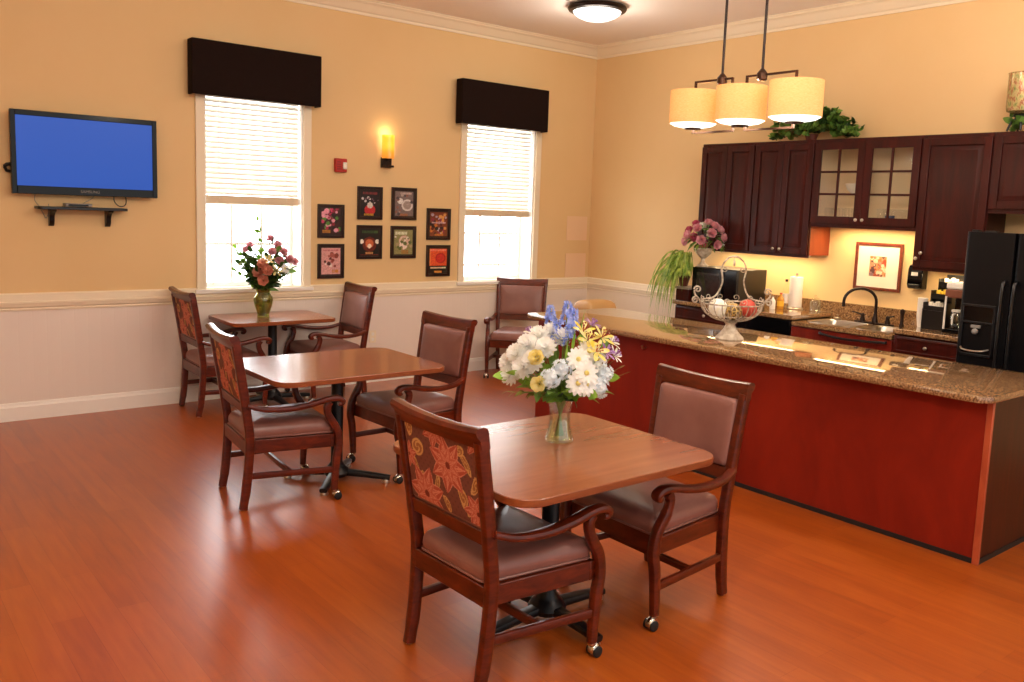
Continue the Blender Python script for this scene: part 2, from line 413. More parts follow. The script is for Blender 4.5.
cp = [(0, 3.533), (0.014, 3.533), (0.018, 3.556), (0.034, 3.566), (0.052, 3.588), (0.080, 3.622), (0.104, 3.636), (0.108, 3.648), (0.122, 3.652), (0.122, ZC), (0, ZC)]
wall_trim('trim_3', cp, M['trim']); wall_trim('trim_4', cp, M['trim'], y1=YF, which='right')

# ------------------------------------------------------------------ windows
def window(n, x0, x1, sashx, mx, mz, zr, zb):
    """casing and reveal, recessed sash with muntins, pane"""
    w = bpy.data.objects.new('window_%d' % n, None); COL.objects.link(w); w.location = ((x0 + x1) / 2, 0, WZ0); structure(w)
    m = MB(); cw = 0.075
    m.box(x0 - cw, x0, -0.024, -0.001, WZ0, 2.84); m.box(x1, x1 + cw, -0.024, -0.001, WZ0, 2.84); m.box(x0 - cw, x1 + cw, -0.024, -0.001, 2.80, 2.88)
    obj('window_casing', m, M['trim'], w, bevel=0.003)
    m = MB()
    m.box(x0, x0 + 0.015, -0.002, 0.25, WZ0, WZ1); m.box(x1 - 0.015, x1, -0.002, 0.25, WZ0, WZ1); m.box(x0, x1, -0.002, 0.25, WZ1 - 0.015, WZ1)
    obj('window_reveal', m, M['white_trim'], w)
    m = MB(); m.box(x0 - cw - 0.02, x1 + cw + 0.02, -0.05, 0.25, WZ0 - 0.03, WZ0 + 0.004)
    obj('window_sill', m, M['white_trim'], w, bevel=0.004)
    m = MB(); s0, s1 = sashx; y0, y1 = 0.19, 0.235
    m.box(x0, s0, y0, y1, WZ0, WZ1); m.box(s1, x1, y0, y1, WZ0, WZ1); m.box(s0, s1, y0, y1, WZ0, zb); m.box(s0, s1, y0 - 0.03, y1, zr - 0.025, zr + 0.03); m.box(s0, s1, y0, y1, WZ1 - 0.06, WZ1)
    obj('window_sash', m, M['white_trim'], w)
    m = MB()
    for x in mx: m.box(x - 0.012, x + 0.012, 0.203, 0.222, zb, zr)
    for z in mz: m.box(s0, s1, 0.202, 0.223, z - 0.012, z + 0.012)
    obj('window_muntin', m, M['white_trim'], w)
    obj('window_pane', MB().box(s0, s1, 0.211, 0.216, zb, WZ1 - 0.06), M['pane'], w)
window(1, W1[0], W1[1], (-4.50, -3.70), (-4.243, -3.962), (1.363,), 1.74, 1.02)
window(2, W2[0], W2[1], (-1.76, -0.935), (-1.47, -1.19), (1.49, 1.14), 1.74, 1.02)

def blind(x0, x1, zbot, label):
    b = thing('window_blind', label, 'blind', ((x0 + x1) / 2, 0.06, zbot), group='white slatted blinds')
    m = MB(); z = zbot + 0.10; tilt = math.radians(56); h = 0.025
    while z < 2.70:
        dy, dz = h * math.cos(tilt), h * math.sin(tilt)
        for a in (0,):
            L = []
            for k in (-1, -0.5, 0, 0.5, 1):
                L.append((k * dy, k * dz + 0.004 * (1 - k * k)))
            up = [(y, z_ + 0.0028) for y, z_ in reversed(L)]
            sec = L + up
            m.loft([[(x0, 0.06 + y, z + zz) for y, zz in sec], [(x1, 0.06 + y, z + zz) for y, zz in sec]])
        z += 0.0435
    obj('slats', m, M['slat'], b)
    obj('bottom_rail', MB().box(x0 + 0.003, x1 - 0.003, 0.035, 0.085, zbot, zbot + 0.072), flat('blind_rail', '#dcc7a8', 0.5), b, bevel=0.005)
    for x in (x0 + 0.12, x1 - 0.12):
        m = MB(); m.tube([(x, 0.033, zbot + 0.04), (x, 0.033, 2.72), (x, 0.089, 2.72), (x, 0.089, zbot + 0.04)], 0.0018, 5)
        obj('ladder_cord', m, M['white'], b)
    obj('headrail', MB().box(x0, x1, 0.03, 0.09, 2.70, 2.76), M['white'], b)
    m = MB(); m.tube([(x0 + 0.10, 0.03, zbot + 0.02), (x0 + 0.098, 0.025, zbot - 0.35), (x0 + 0.06, 0.022, zbot - 0.68)], 0.002, 5); m.lathe([(0.002, 0.03), (0.006, 0.02), (0.008, 0.0)], (x0 + 0.06, 0.022, zbot - 0.71), 8)
    obj('pull_cord', m, M['white'], b)
    return b
blind(W1[0] + 0.02, W1[1] - 0.02, 1.725, 'white slatted blind half lowered in the window beside the television')
blind(W2[0] + 0.02, W2[1] - 0.02, 1.68, 'white slatted blind half lowered in the window nearer the room corner')
def valance(x0, x1, label):
    v = thing('valance', label, 'valance', ((x0 + x1) / 2, 0, 2.63), group='dark box valances')
    m = MB(); m.box(x0, x1, -0.14, -0.12, 2.625, 3.075); m.box(x0, x0 + 0.02, -0.12, -0.026, 2.625, 3.075); m.box(x1 - 0.02, x1, -0.12, -0.026, 2.625, 3.075); m.box(x0 + 0.02, x1 - 0.02, -0.12, -0.026, 3.055, 3.075)
    obj('cornice_box', m, M['valance'], v, bevel=0.006)
    m = MB(); m.box(x0 + 0.02, x1 - 0.02, -0.026, -0.001, 2.90, 3.05); obj('mounting_board', m, M['valance'], v)
valance(-4.695, -3.54, 'dark brown cloth box valance above the window beside the television')
valance(-1.99, -0.83, 'dark brown cloth box valance above the window nearer the room corner')

# ------------------------------------------------------------------ television, wall shelf
def text_mesh(name, body, size, M4, mat, parent, depth=0.0008):
    cu = bpy.data.curves.new('lettering', 'FONT'); cu.body = body; cu.size = size; cu.extrude = depth; cu.align_x = 'CENTER'; cu.align_y = 'CENTER'
    to = bpy.data.objects.new('lettering', cu); COL.objects.link(to)
    bpy.context.view_layer.update()
    me = bpy.data.meshes.new_from_object(to.evaluated_get(bpy.context.evaluated_depsgraph_get()))
    bpy.data.objects.remove(to); bpy.data.curves.remove(cu)
    me.name = name; me.transform(M4); off = gloc(parent); me.transform(Matrix.Translation(-off))
    me.materials.clear(); me.materials.append(mat)
    o = bpy.data.objects.new(name, me); COL.objects.link(o); o.parent = parent
    return o
tv = thing('television', 'flat black television with a plain blue screen mounted on the wall', 'television', (-5.49, 0, 1.75))
x0, x1, z0, z1 = -6.01, -4.97, 1.752, 2.374
m = MB(); m.loft([[(x0 + 0.03, -0.035, z0 + 0.03), (x1 - 0.03, -0.035, z0 + 0.03), (x1 - 0.03, -0.035, z1 - 0.03), (x0 + 0.03, -0.035, z1 - 0.03)], [(x0, -0.06, z0), (x1, -0.06, z0), (x1, -0.06, z1), (x0, -0.06, z1)], [(x0, -0.09, z0), (x1, -0.09, z0), (x1, -0.09, z1), (x0, -0.09, z1)]])
obj('casing', m, M['black'], tv, bevel=0.006)
a0, a1, c0, c1 = x0 + 0.036, x1 - 0.036, z0 + 0.062, z1 - 0.04
m = MB()
for q in ((x0, a0, z0, z1), (a1, x1, z0, z1), (a0, a1, z0, c0), (a0, a1, c1, z1)): m.box(q[0], q[1], -0.102, -0.09, q[2], q[3])
obj('front_bezel', m, M['black_gloss'], tv, bevel=0.003)
obj('screen', MB().box(a0, a1, -0.0945, -0.090, c0, c1), M['screen'], tv)
text_mesh('maker_logo', 'SAMSUNG', 0.030, Matrix.Translation((-5.475, -0.1025, z0 + 0.030)) @ Matrix.Rotation(PI / 2, 4, 'X'), M['grey'], tv)
obj('wall_mount', MB().box(-5.75, -5.25, -0.035, -0.001, 1.9, 2.2), M['black_metal'], tv)
m = MB(); m.tube([(-6.0, -0.05, 1.97), (-6.03, -0.05, 1.965), (-6.045, -0.04, 1.95)], 0.014, 8); m.tube([(-6.045, -0.04, 1.95), (-6.03, -0.03, 1.92), (-5.99, -0.03, 1.91)], 0.012, 8)
obj('mount_arm', m, M['black_metal'], tv)
sh = thing('wall_shelf', 'narrow black shelf on two brackets on the wall under the television', 'shelf', (-5.53, 0, 1.50))
m = MB(); m.prism(roundpoly([(-5.85, -0.001), (-5.85, -0.16), (-5.21, -0.16), (-5.21, -0.001)], [0.0, 0.03, 0.03, 0.0], 4), 1.64, 1.662)
obj('board', m, M['black'], sh, bevel=0.003)
for x in (-5.74, -5.335):
    m = MB(); prof = bez([(-0.14, 1.64), (-0.125, 1.625), (-0.09, 1.615), (-0.06, 1.585), (-0.05, 1.545), (-0.025, 1.515), (-0.001, 1.51)], 4)
    poly = [(p.x, p.y) for p in prof] + [(-0.001, 1.64)]
    m.loft([[(x - 0.018, y, z) for y, z in poly], [(x + 0.018, y, z) for y, z in poly]])
    obj('bracket', m, M['black'], sh)
cb = thing('cable_box', 'small flat dark media box lying on the black wall shelf', 'media box', (-5.56, -0.08, 1.662))
m = MB(); m.box(-5.66, -5.47, -0.14, -0.03, 1.665, 1.69); obj('housing', m, M['grey'], cb, bevel=0.006)
m = MB(); m.box(-5.64, -5.5, -0.1425, -0.14, 1.671, 1.684); obj('front_strip', m, M['black_gloss'], cb)
for pts, lb in (([(-5.84, -0.03, 1.78), (-5.85, -0.025, 1.71), (-5.82, -0.02, 1.66), (-5.79, -0.012, 1.60), (-5.775, -0.01, 1.57), (-5.76, -0.012, 1.60), (-5.755, -0.02, 1.68)], 'thin grey wire hanging below the television beside the shelf'),
                ([(-5.42, -0.03, 1.77), (-5.45, -0.025, 1.73), (-5.50, -0.03, 1.70), (-5.51, -0.028, 1.692)], 'short thin wire running from television down to media box'),
                ([(-5.29, -0.05, 1.78), (-5.29, -0.05, 1.72), (-5.26, -0.06, 1.68), (-5.22, -0.06, 1.68), (-5.20, -0.05, 1.71), (-5.205, -0.05, 1.77)], 'black cable looping down under the television bezel')):
    m = MB(); m.tube(bez(pts, 6), 0.004 if 'black' in lb else 0.0025, 6); tag(obj('cable', m, M['black'] if 'black' in lb else M['grey'], at=pts[-1]), lb, 'cable')

# ------------------------------------------------------------------ wall sconce, alarm, outlet, pale rectangles, detector
sc = thing('wall_sconce', 'lit wall sconce with curved amber glass above the framed prints', 'wall lamp', (-2.79, 0, 2.12))
obj('back_plate', MB().box(-2.845, -2.735, -0.03, -0.001, 2.125, 2.225), M['bronze_dark'], sc, bevel=0.004)
m = MB(); m.box(-2.84, -2.74, -0.085, -0.03, 2.13, 2.15); m.box(-2.80, -2.78, -0.10, -0.03, 2.195, 2.215); obj('arm', m, M['bronze_dark'], sc, bevel=0.003)
m = MB(); n = 14
out = [(-2.785 + 0.062 * math.cos(PI + PI * k / n), -0.03 - 0.075 * math.sin(PI * k / n)) for k in range(n + 1)]
inn = [(-2.785 + 0.058 * math.cos(PI + PI * k / n), -0.03 - 0.071 * math.sin(PI * k / n)) for k in range(n + 1)]
m.prism(out + inn[::-1], 2.215, 2.44); obj('glass_shade', m, M['sconce_glass'], sc)
m = MB(); m.sphere((-2.785, -0.055, 2.34), 0.022, 12, 8, (1, 1, 1.8)); obj('bulb', m, M['bulb'], sc)
m = MB(); m.lathe([(0.016, 0), (0.016, 0.075)], (-2.785, -0.055, 2.215), 12); obj('lamp_holder', m, M['bronze'], sc)
point('sconce_light', (-2.80, -0.07, 2.46), 0.9, (1.0, 0.66, 0.3), 0.03)
al = thing('fire_alarm', 'red fire alarm with white strobe on the wall beside the sconce', 'alarm', (-3.285, 0, 2.05))
obj('housing', MB().box(-3.345, -3.225, -0.045, -0.001, 2.055, 2.185), M['red'], al, bevel=0.008)
m = MB(); m.box(-3.275, -3.235, -0.068, -0.045, 2.085, 2.15); obj('strobe_lens', m, M['white'], al, bevel=0.008)
m = MB()
for k in range(4): m.box(-3.33, -3.29, -0.0475, -0.045, 2.08 + k * 0.022, 2.09 + k * 0.022)
obj('horn_grille', m, flat('dark_red', '#7d1411', 0.5), al)
ol = thing('wall_outlet', 'cream wall outlet low on the wainscot behind the chairs', 'outlet', (-2.91, -0.012, 0.39))
obj('cover_plate', MB().box(-2.948, -2.872, -0.018, -0.0125, 0.395, 0.518), M['trim'], ol, bevel=0.003)
for z in (0.43, 0.483):
    m = MB(); m.prism(roundpoly([(-2.925, z - 0.016), (-2.895, z - 0.016), (-2.895, z + 0.016), (-2.925, z + 0.016)], 0.01), 0, 0.003); m.xf(Matrix(((1, 0, 0, 0), (0, 0, -1, -0.018), (0, 1, 0, 0), (0, 0, 0, 1))))
    obj('receptacle', m, M['white'], ol)
t = MT('pale_rectangle'); M['patch'] = t.bsdf(H('#ecc9a4'), 0.5)  # one even pale colour for two thin rectangles flat on the wall
for z0, lb in ((1.43, 'pale rectangle on the wall near the corner, upper of two'), (0.995, 'pale rectangle just above the chair rail, lower of two')):
    m = MB(); m.box(-0.37, -0.05, -0.004, -0.001, z0, z0 + 0.28); tag(obj('pale_rectangle', m, M['patch'], at=(-0.21, 0, z0)), lb, 'patch', 'pale rectangles on the wall')
sd = thing('smoke_detector', 'small white ceiling detector beside the round ceiling lamp', 'detector', (-1.97, -1.68, ZC))
m = MB(); m.lathe([(0.06, -0.001), (0.06, -0.02), (0.05, -0.034), (0.02, -0.04)], (-1.97, -1.68, ZC), 20); obj('housing', m, M['white'], sd)
m = MB(); m.lathe([(0.012, -0.04), (0.012, -0.055), (0.02, -0.06)], (-1.97, -1.68, ZC), 10); obj('sensor', m, M['bronze_dark'], sd)
cl = thing('ceiling_lamp', 'lit round flush ceiling lamp with bronze rim in the room corner', 'ceiling lamp', (-1.47, -1.53, ZC))
m = MB(); m.lathe([(0.20, -0.001), (0.265, -0.012), (0.275, -0.03), (0.262, -0.05), (0.225, -0.058)], (-1.47, -1.53, ZC), 40, cap1=False); obj('metal_rim', m, M['bronze_dark'], cl)
m = MB(); m.lathe([(0.225, -0.05), (0.215, -0.072), (0.18, -0.10), (0.12, -0.125), (0.05, -0.137), (0.001, -0.139)], (-1.47, -1.53, ZC), 40); obj('glass_dome', m, M['dome'], cl)
point('overhead_light', (-1.47, -1.53, 3.36), 14, WARM, 0.16)

# ------------------------------------------------------------------ framed prints
def paint_grid(x0, x1, z0, z1, y, nx, nz, fn):
    m = MB(); m.grid(nx, nz, lambda u, v: (x0 + (x1 - x0) * u, y, z0 + (z1 - z0) * v))
    col = [fn(i / nx, j / nz) for j in range(nz + 1) for i in range(nx + 1)]
    return m, col
def blobs(seed, base, items, bars=()):
    """poster art: soft discs (x, y, r, colour) over a base colour; bars are title strips"""
    rnd = random.Random(seed); base = H(base); it = [(x, y, r, H(c)) for x, y, r, c in items]; br = [(a, b, c, d, H(e)) for a, b, c, d, e in bars]
    def f(u, v):
        c = base
        for x, y, r, k in it:
            if (u - x) ** 2 + ((v - y) * 1.3) ** 2 < r * r: c = k
        for a, b, c0, d, k in br:
            if a < u < b and c0 < v < d: c = k if (int(u * 60) % 4 or d - c0 > 0.2) else base
        q = 0.72 + 0.56 * rnd.random()
        return (c[0] * q, c[1] * q, c[2] * q, 1)
    return f
R = random.Random(3)
def scatter(n, cols, r0, r1, y0=0.1, y1=0.9, x0=0.1, x1=0.9):
    return [(R.uniform(x0, x1), R.uniform(y0, y1), R.uniform(r0, r1), R.choice(cols)) for _ in range(n)]
posters = [
 ((-3.508, -3.234), (1.435, 1.752), blobs(1, '#3a1418', scatter(46, ['#d0406a', '#8c1c34', '#e7a0b4', '#4f8a38', '#1d0d0e', '#b02a50'], 0.05, 0.10, 0.15, 0.95) + [(0.3, 0.85, 0.13, '#ee9cb4')], [(0.1, 0.5, 0.08, 0.18, '#c98a2c')]), 'framed print of crimson berries, upper of the pair beside the television-side window'),
 ((-3.506, -3.232), (1.05, 1.378), blobs(2, '#dba09c', scatter(16, ['#8a3a30', '#e8d8d0', '#b05a50', '#5c2c28'], 0.05, 0.1, 0.3, 0.75, 0.2, 0.8), [(0.15, 0.85, 0.84, 0.90, '#c06a74'), (0.55, 0.85, 0.10, 0.2, '#c97f34')]), 'framed pale pink print with small sketches under the crimson berry print'),
 ((-3.096, -2.822), (1.617, 1.936), blobs(3, '#191014', [(0.5, 0.25, 0.26, '#c02a30'), (0.5, 0.42, 0.14, '#d8d0c8')] + scatter(14, ['#6a4a5c', '#cfc6c8', '#2a1a1e'], 0.03, 0.07, 0.5, 0.75), [(0.15, 0.85, 0.82, 0.9, '#7a2c30'), (0.2, 0.7, 0.04, 0.12, '#d0a030')]), 'framed black print with a red fruit below the sconce'),
 ((-3.098, -2.82), (1.232, 1.562), blobs(4, '#14100e', [(0.5, 0.42, 0.34, '#6a2212'), (0.5, 0.45, 0.2, '#c8683c'), (0.5, 0.36, 0.1, '#f0dcc8'), (0.12, 0.52, 0.1, '#f0ece0'), (0.88, 0.52, 0.1, '#f0ece0')], [(0.15, 0.9, 0.82, 0.9, '#35562c'), (0.3, 0.7, 0.08, 0.16, '#e0a060'), (0.0, 1.0, 0.0, 0.06, '#8c2c18')]), 'framed dark print with an orange glow under the black fruit print'),
 ((-2.718, -2.43), (1.622, 1.942), blobs(5, '#7a6a68', [(0.65, 0.45, 0.28, '#d8d0cc'), (0.65, 0.45, 0.2, '#a09088'), (0.3, 0.6, 0.14, '#e0dcd8')] + scatter(14, ['#4f4648', '#b0a098', '#8a5c50'], 0.04, 0.08), [(0.3, 0.85, 0.84, 0.92, '#c4b0a8'), (0.3, 0.7, 0.05, 0.14, '#b06a34')]), 'framed grey print with a white round dial, beside the black fruit print'),
 ((-2.722, -2.428), (1.237, 1.56), blobs(6, '#8f8a58', [(0.55, 0.55, 0.26, '#d8b8a8'), (0.5, 0.38, 0.2, '#e8d8cc')] + scatter(18, ['#5f6a34', '#f0e8dc', '#b09a74'], 0.04, 0.09, 0.1, 0.7), [(0.1, 0.7, 0.78, 0.88, '#e6ead0'), (0.4, 0.75, 0.06, 0.2, '#a86a24')]), 'framed olive print with pale blossoms under the grey dial print'),
 ((-2.302, -2.01), (1.424, 1.748), blobs(7, '#7c3a20', scatter(40, ['#c8742c', '#5c1c14', '#b0a8b8', '#2c1a1c', '#d89a54', '#8c2c40'], 0.05, 0.1), [(0.15, 0.85, 0.52, 0.58, '#d0b0b8'), (0.3, 0.75, 0.06, 0.13, '#d0802c')]), 'framed rust print crowded with small shapes, upper of the last pair'),
 ((-2.298, -2.005), (1.044, 1.37), blobs(8, '#e2562c', [(0.62, 0.6, 0.26, '#b81c20'), (0.62, 0.6, 0.2, '#d02c24')], [(0.0, 1.0, 0.0, 0.32, '#20140f'), (0.1, 0.9, 0.86, 0.94, '#f08c74'), (0.1, 0.9, 0.20, 0.26, '#d8d8b0'), (0.3, 0.7, 0.05, 0.12, '#d0a040'), (0.0, 0.1, 0.32, 1.0, '#e88a48')]), 'framed orange and black print with a red round shape, beside the second window')]
for (x0, x1), (z0, z1), fn, lb in posters:
    p = thing('framed_print', lb, 'framed print', ((x0 + x1) / 2, 0, z0), group='framed prints on the wall')
    m = MB(); b = 0.026
    for q in ((x0, x0 + b, z0, z1), (x1 - b, x1, z0, z1), (x0 + b, x1 - b, z0, z0 + b), (x0 + b, x1 - b, z1 - b, z1)): m.box(q[0], q[1], -0.022, -0.001, q[2], q[3])
    obj('frame', m, M['frame'], p, bevel=0.003)
    m, c = paint_grid(x0 + b, x1 - b, z0 + b, z1 - b, -0.012, 44, 56, fn)
    def edge(c, nx=44, nz=56):
        k = H('#2a1712')
        return [k if (i % (nx + 1)) in (0, 1, 2, nx - 2, nx - 1, nx) or (i // (nx + 1)) in (0, 1, 2, nz - 2, nz - 1, nz) else q for i, q in enumerate(c)]
    obj('print', m, M['poster'], p, col=edge(c))

# ================================================================== KITCHEN ALONG THE SIDE WALL
def door_panel(y0, y1, z0, z1, x, t=0.02):
    """raised panel door on the plane x (front face at x - t)"""
    m = MB(); b = 0.058; xf = x - t
    for q in ((y0, y0 + b, z0, z1), (y1 - b, y1, z0, z1), (y0 + b, y1 - b, z0, z0 + b), (y0 + b, y1 - b, z1 - b, z1)): m.box(xf, x - 0.001, q[0], q[1], q[2], q[3])
    a0, a1, c0, c1 = y0 + b, y1 - b, z0 + b, z1 - b
    def rect(i, xx): return [(xx, a0 + i, c0 + i), (xx, a1 - i, c0 + i), (xx, a1 - i, c1 - i), (xx, a0 + i, c1 - i)]
    m.loft([rect(0, x - 0.001), rect(0, x - 0.008), rect(0.012, x - 0.008), rect(0.036, xf + 0.002), rect(0.04, xf + 0.002)], cap0=False)
    return m
def knob(y, z, x, parent, r=0.014):
    m = MB(); m.lathe([(0.005, 0), (0.005, 0.012), (r, 0.018), (r * 1.05, 0.023), (r * 0.7, 0.029), (0.001, 0.031)], (0, 0, 0), 14)
    m.xf(Matrix(((0, 0, -1, x), (0, 1, 0, y), (1, 0, 0, z), (0, 0, 0, 1))))
    return obj('knob', m, M['nickel'], parent)
def upper(name, y0, y1, z0, z1, label, doors, knobs, depth=0.33, side=None):
    """a wall cabinet: carcass, doors with knobs; y0 > y1 (towards the camera)"""
    c = thing(name, label, 'wall cabinet', (-depth / 2, (y0 + y1) / 2, z0), group=None)
    X = -depth
    m = MB(); w = 0.018
    m.box(X + 0.02, -0.001, y1, y1 + w, z0, z1); m.box(X + 0.02, -0.001, y0 - w, y0, z0, z1); m.box(X + 0.02, -0.001, y1 + w, y0 - w, z0, z0 + w); m.box(X + 0.02, -0.001, y1 + w, y0 - w, z1 - w, z1)
    obj('carcass', m, M['cab_wood'] if not side else M['cab_side'], c)
    m = MB(); f = 0.03
    for q in ((y1, y1 + f, z0, z1), (y0 - f, y0, z0, z1), (y1 + f, y0 - f, z0, z0 + f), (y1 + f, y0 - f, z1 - f - 0.02, z1)): m.box(X, X + 0.02, q[0], q[1], q[2], q[3])
    obj('face_frame', m, M['cab_wood'], c, bevel=0.002)
    m = MB(); m.box(X, X + 0.018, y1, y0, z0 - 0.022, z0); obj('light_rail', m, M['cab_wood'], c)
    m = MB(); m.box(-0.012, -0.001, y1 + w, y0 - w, z0 + w, z1 - w); obj('back_panel', m, M['cab_inner'], c)
    return c, X
ZT = 2.472
for (y0, y1, lb, ks, sd_) in ((-1.93, -2.56, 'tall dark cherry wall cabinet at the corner end above the microwave', -2.245, None),
                        (-2.562, -3.19, 'tall dark cherry wall cabinet between corner cabinet and glass cabinet', -2.876, True)):
    c, X = upper('wall_cabinet', y0, y1, 1.457, ZT, lb, 2, None, side=sd_)
    mid = (y0 + y1) / 2
    for a, b, ky in ((y0 - 0.006, mid + 0.002, mid + 0.035), (mid - 0.002, y1 + 0.006, mid - 0.035)):
        d = obj('door', door_panel(b, a, 1.460, ZT - 0.03, X), M['cab_wood'], c, bevel=0.003)
        knob(ky, 1.50, X - 0.02, d)
# glass-fronted cabinet
y0, y1, z0 = -3.192, -4.15, 1.737
c, X = upper('glass_front_cabinet', y0, y1, z0, ZT, 'dark cherry wall cabinet with two paned glass doors over the sink', 2, None)
obj('shelf_board', MB().box(X + 0.04, -0.014, y1 + 0.02, y0 - 0.02, 1.995, 2.001), M['clear_glass'], c)
obj('shelf_board', MB().box(X + 0.04, -0.014, y1 + 0.02, y0 - 0.02, 2.193, 2.199), M['clear_glass'], c)
obj('lining', MB().box(X + 0.04, -0.014, y1 + 0.019, y0 - 0.019, z0 + 0.019, z0 + 0.024).box(X + 0.022, -0.014, y1 + 0.019, y1 + 0.022, z0 + 0.024, ZT - 0.02).box(X + 0.022, -0.014, y0 - 0.022, y0 - 0.019, z0 + 0.024, ZT - 0.02), M['cab_inner'], c)
mid = (y0 + y1) / 2
for a, b, ky in ((y0 - 0.006, mid + 0.002, mid + 0.03), (mid - 0.002, y1 + 0.006, mid - 0.03)):
    m = MB(); bw = 0.062; zb, zt = z0 + 0.012, ZT - 0.03
    for q in ((b, b + bw, zb, zt), (a - bw, a, zb, zt), (b + bw, a - bw, zb, zb + bw), (b + bw, a - bw, zt - bw, zt)): m.box(X - 0.02, X - 0.001, q[0], q[1], q[2], q[3])
    yc = (a + b) / 2; m.box(X - 0.017, X - 0.004, yc - 0.009, yc + 0.009, zb + bw, zt - bw)
    for k in (1, 2): zz = zb + bw + (zt - zb - 2 * bw) * k / 3; m.box(X - 0.0165, X - 0.0045, b + bw, a - bw, zz - 0.009, zz + 0.009)
    d = obj('door', m, M['cab_wood'], c)
    obj('door_glass', MB().box(X - 0.0118, X - 0.009, b + bw - 0.002, a - bw + 0.002, zb + bw - 0.002, zt - bw + 0.002), M['clear_glass'], d)
    knob(ky, z0 + 0.05, X - 0.02, d)
bw_ = thing('serving_bowl', 'white bowl on the middle shelf behind the cabinet glass', 'bowl', (-0.17, -3.52, 2.0015))
m = MB(); m.lathe([(0.04, 0.0), (0.045, 0.008), (0.085, 0.05), (0.10, 0.095), (0.096, 0.095), (0.08, 0.052), (0.03, 0.014), (0.001, 0.012)], (-0.17, -3.52, 2.0015), 24); obj('bowl_body', m, M['white'], bw_)
k = 0
for yy in (-3.30, -3.38, -3.47, -3.56, -3.79, -3.86, -3.93, -4.0, -4.06):
    for xx in (-0.24, -0.14):
        m = MB(); m.lathe([(0.026, 0.0), (0.027, 0.004), (0.034, 0.125), (0.032, 0.125), (0.025, 0.008), (0.001, 0.008)], (xx, yy, z0 + 0.0245), 14)
        tag(obj('drinking_glass', m, M['thin_glass'], at=(xx, yy, z0 + 0.0245)), 'clear drinking glass in rows on the bottom shelf of glass cabinet', 'glass', 'drinking glasses behind the cabinet doors'); k += 1
m = MB(); m.lathe([(0.03, 0), (0.035, 0.01), (0.04, 0.07), (0.036, 0.07), (0.03, 0.012), (0.001, 0.01)], (-0.28, -3.895, z0 + 0.0245), 16)
tag(obj('blue_mug', m, flat('blue_glaze', '#34486a', 0.3), at=(-0.28, -3.895, z0 + 0.0245)), 'small blue cup before the clear glasses in the glass cabinet', 'cup')
# cabinet beside the fridge and above it
c, X = upper('wall_cabinet', -4.152, -4.69, 1.427, ZT, 'dark cherry single-door wall cabinet between glass cabinet and refrigerator', 1, None)
d = obj('door', door_panel(-4.684, -4.158, 1.430, ZT - 0.03, X), M['cab_wood'], c, bevel=0.003)
knob(-4.225, 1.545, X - 0.02, d); knob(-4.19, 1.50, X - 0.02, d)
c, X = upper('wall_cabinet', -4.692, -5.62, 1.895, ZT, 'short dark cherry wall cabinet above the black refrigerator', 2, None)
for a, b in ((-4.698, -5.154), (-5.158, -5.614)):
    d = obj('door', door_panel(b, a, 1.907, ZT - 0.03, X), M['cab_wood'], c, bevel=0.003)
    knob(-5.12 if a > -5 else -5.19, 1.95, X - 0.02, d)
# lamps under the cabinets
for (ya, yb, zz, pw, lb) in ((-2.02, -3.1, 1.457, 7, 'thin warm strip lamp under the corner wall cabinets'), (-3.30, -4.05, 1.737, 7, 'thin warm strip lamp under the glass-front cabinet')):
    l = thing('strip_lamp', lb, 'strip lamp', (-0.17, (ya + yb) / 2, zz))
    obj('housing', MB().box(-0.20, -0.14, yb, ya, zz - 0.016, zz - 0.001), M['white'], l)
    obj('lens', MB().box(-0.195, -0.145, yb + 0.01, ya - 0.01, zz - 0.02, zz - 0.016), M['strip'], l)
    area('strip_light', (-0.17, (ya + yb) / 2, zz - 0.025), 0.05, pw, (1.0, 0.70, 0.36), size_y=abs(yb - ya) - 0.04)
area('strip_light', (-0.17, -4.42, 1.39), 0.05, 2.5, (1.0, 0.70, 0.36), size_y=0.4)

# base cabinets
XF = -0.62
def base_unit(name, y0, y1, zt, label, fronts, cat='base cabinet', mat=None):
    """fronts: list of (z0, z1, kind)"""
    c = thing(name, label, cat, (-0.31, (y0 + y1) / 2, 0))
    m = MB(); m.box(XF + 0.07, -0.013, y1, y0, 0, 0.10); w_ = 0.02
    m.box(XF, -0.013, y1, y0, 0.10, 0.12); m.box(XF, -0.013, y1, y1 + w_, 0.12, zt); m.box(XF, -0.013, y0 - w_, y0, 0.12, zt); m.box(XF, XF + w_, y1 + w_, y0 - w_, 0.12, zt); m.box(-0.033, -0.013, y1 + w_, y0 - w_, 0.12, zt)
    obj('carcass', m, mat or M['cab_wood'], c)
    for a, b, k, n in fronts:
        for i in range(n):
            ya = y0 - (y0 - y1) * i / n - 0.004; yb = y0 - (y0 - y1) * (i + 1) / n + 0.004
            if k == 'drawer':
                m = MB(); m.loft([[(x, yb + q, a + q), (x, ya - q, a + q), (x, ya - q, b - q), (x, yb + q, b - q)] for x, q in ((XF - 0.0005, 0), (XF - 0.016, 0), (XF - 0.02, 0.006))] + [[(x, yb + q, a + q), (x, ya - q, a + q), (x, ya - q, b - q), (x, yb + q, b - q)] for x, q in ((XF - 0.02, 0.022), (XF - 0.016, 0.027))])
                d = obj('drawer', m, mat or M['cab_wood'], c); knob((ya + yb) / 2, (a + b) / 2, XF - 0.016, d)
            elif k == 'panel':
                m = MB(); m.box(XF - 0.018, XF - 0.0005, yb, ya, a, b); obj('front_panel', m, mat or M['cab_wood'], c, bevel=0.003)
            else:
                d = obj('door', door_panel(yb, ya, a, b, XF), mat or M['cab_wood'], c, bevel=0.003)
                knob(yb + 0.035 if (i == 0 and n > 1) else ya - 0.035, b - 0.06, XF - 0.02, d)
    return c
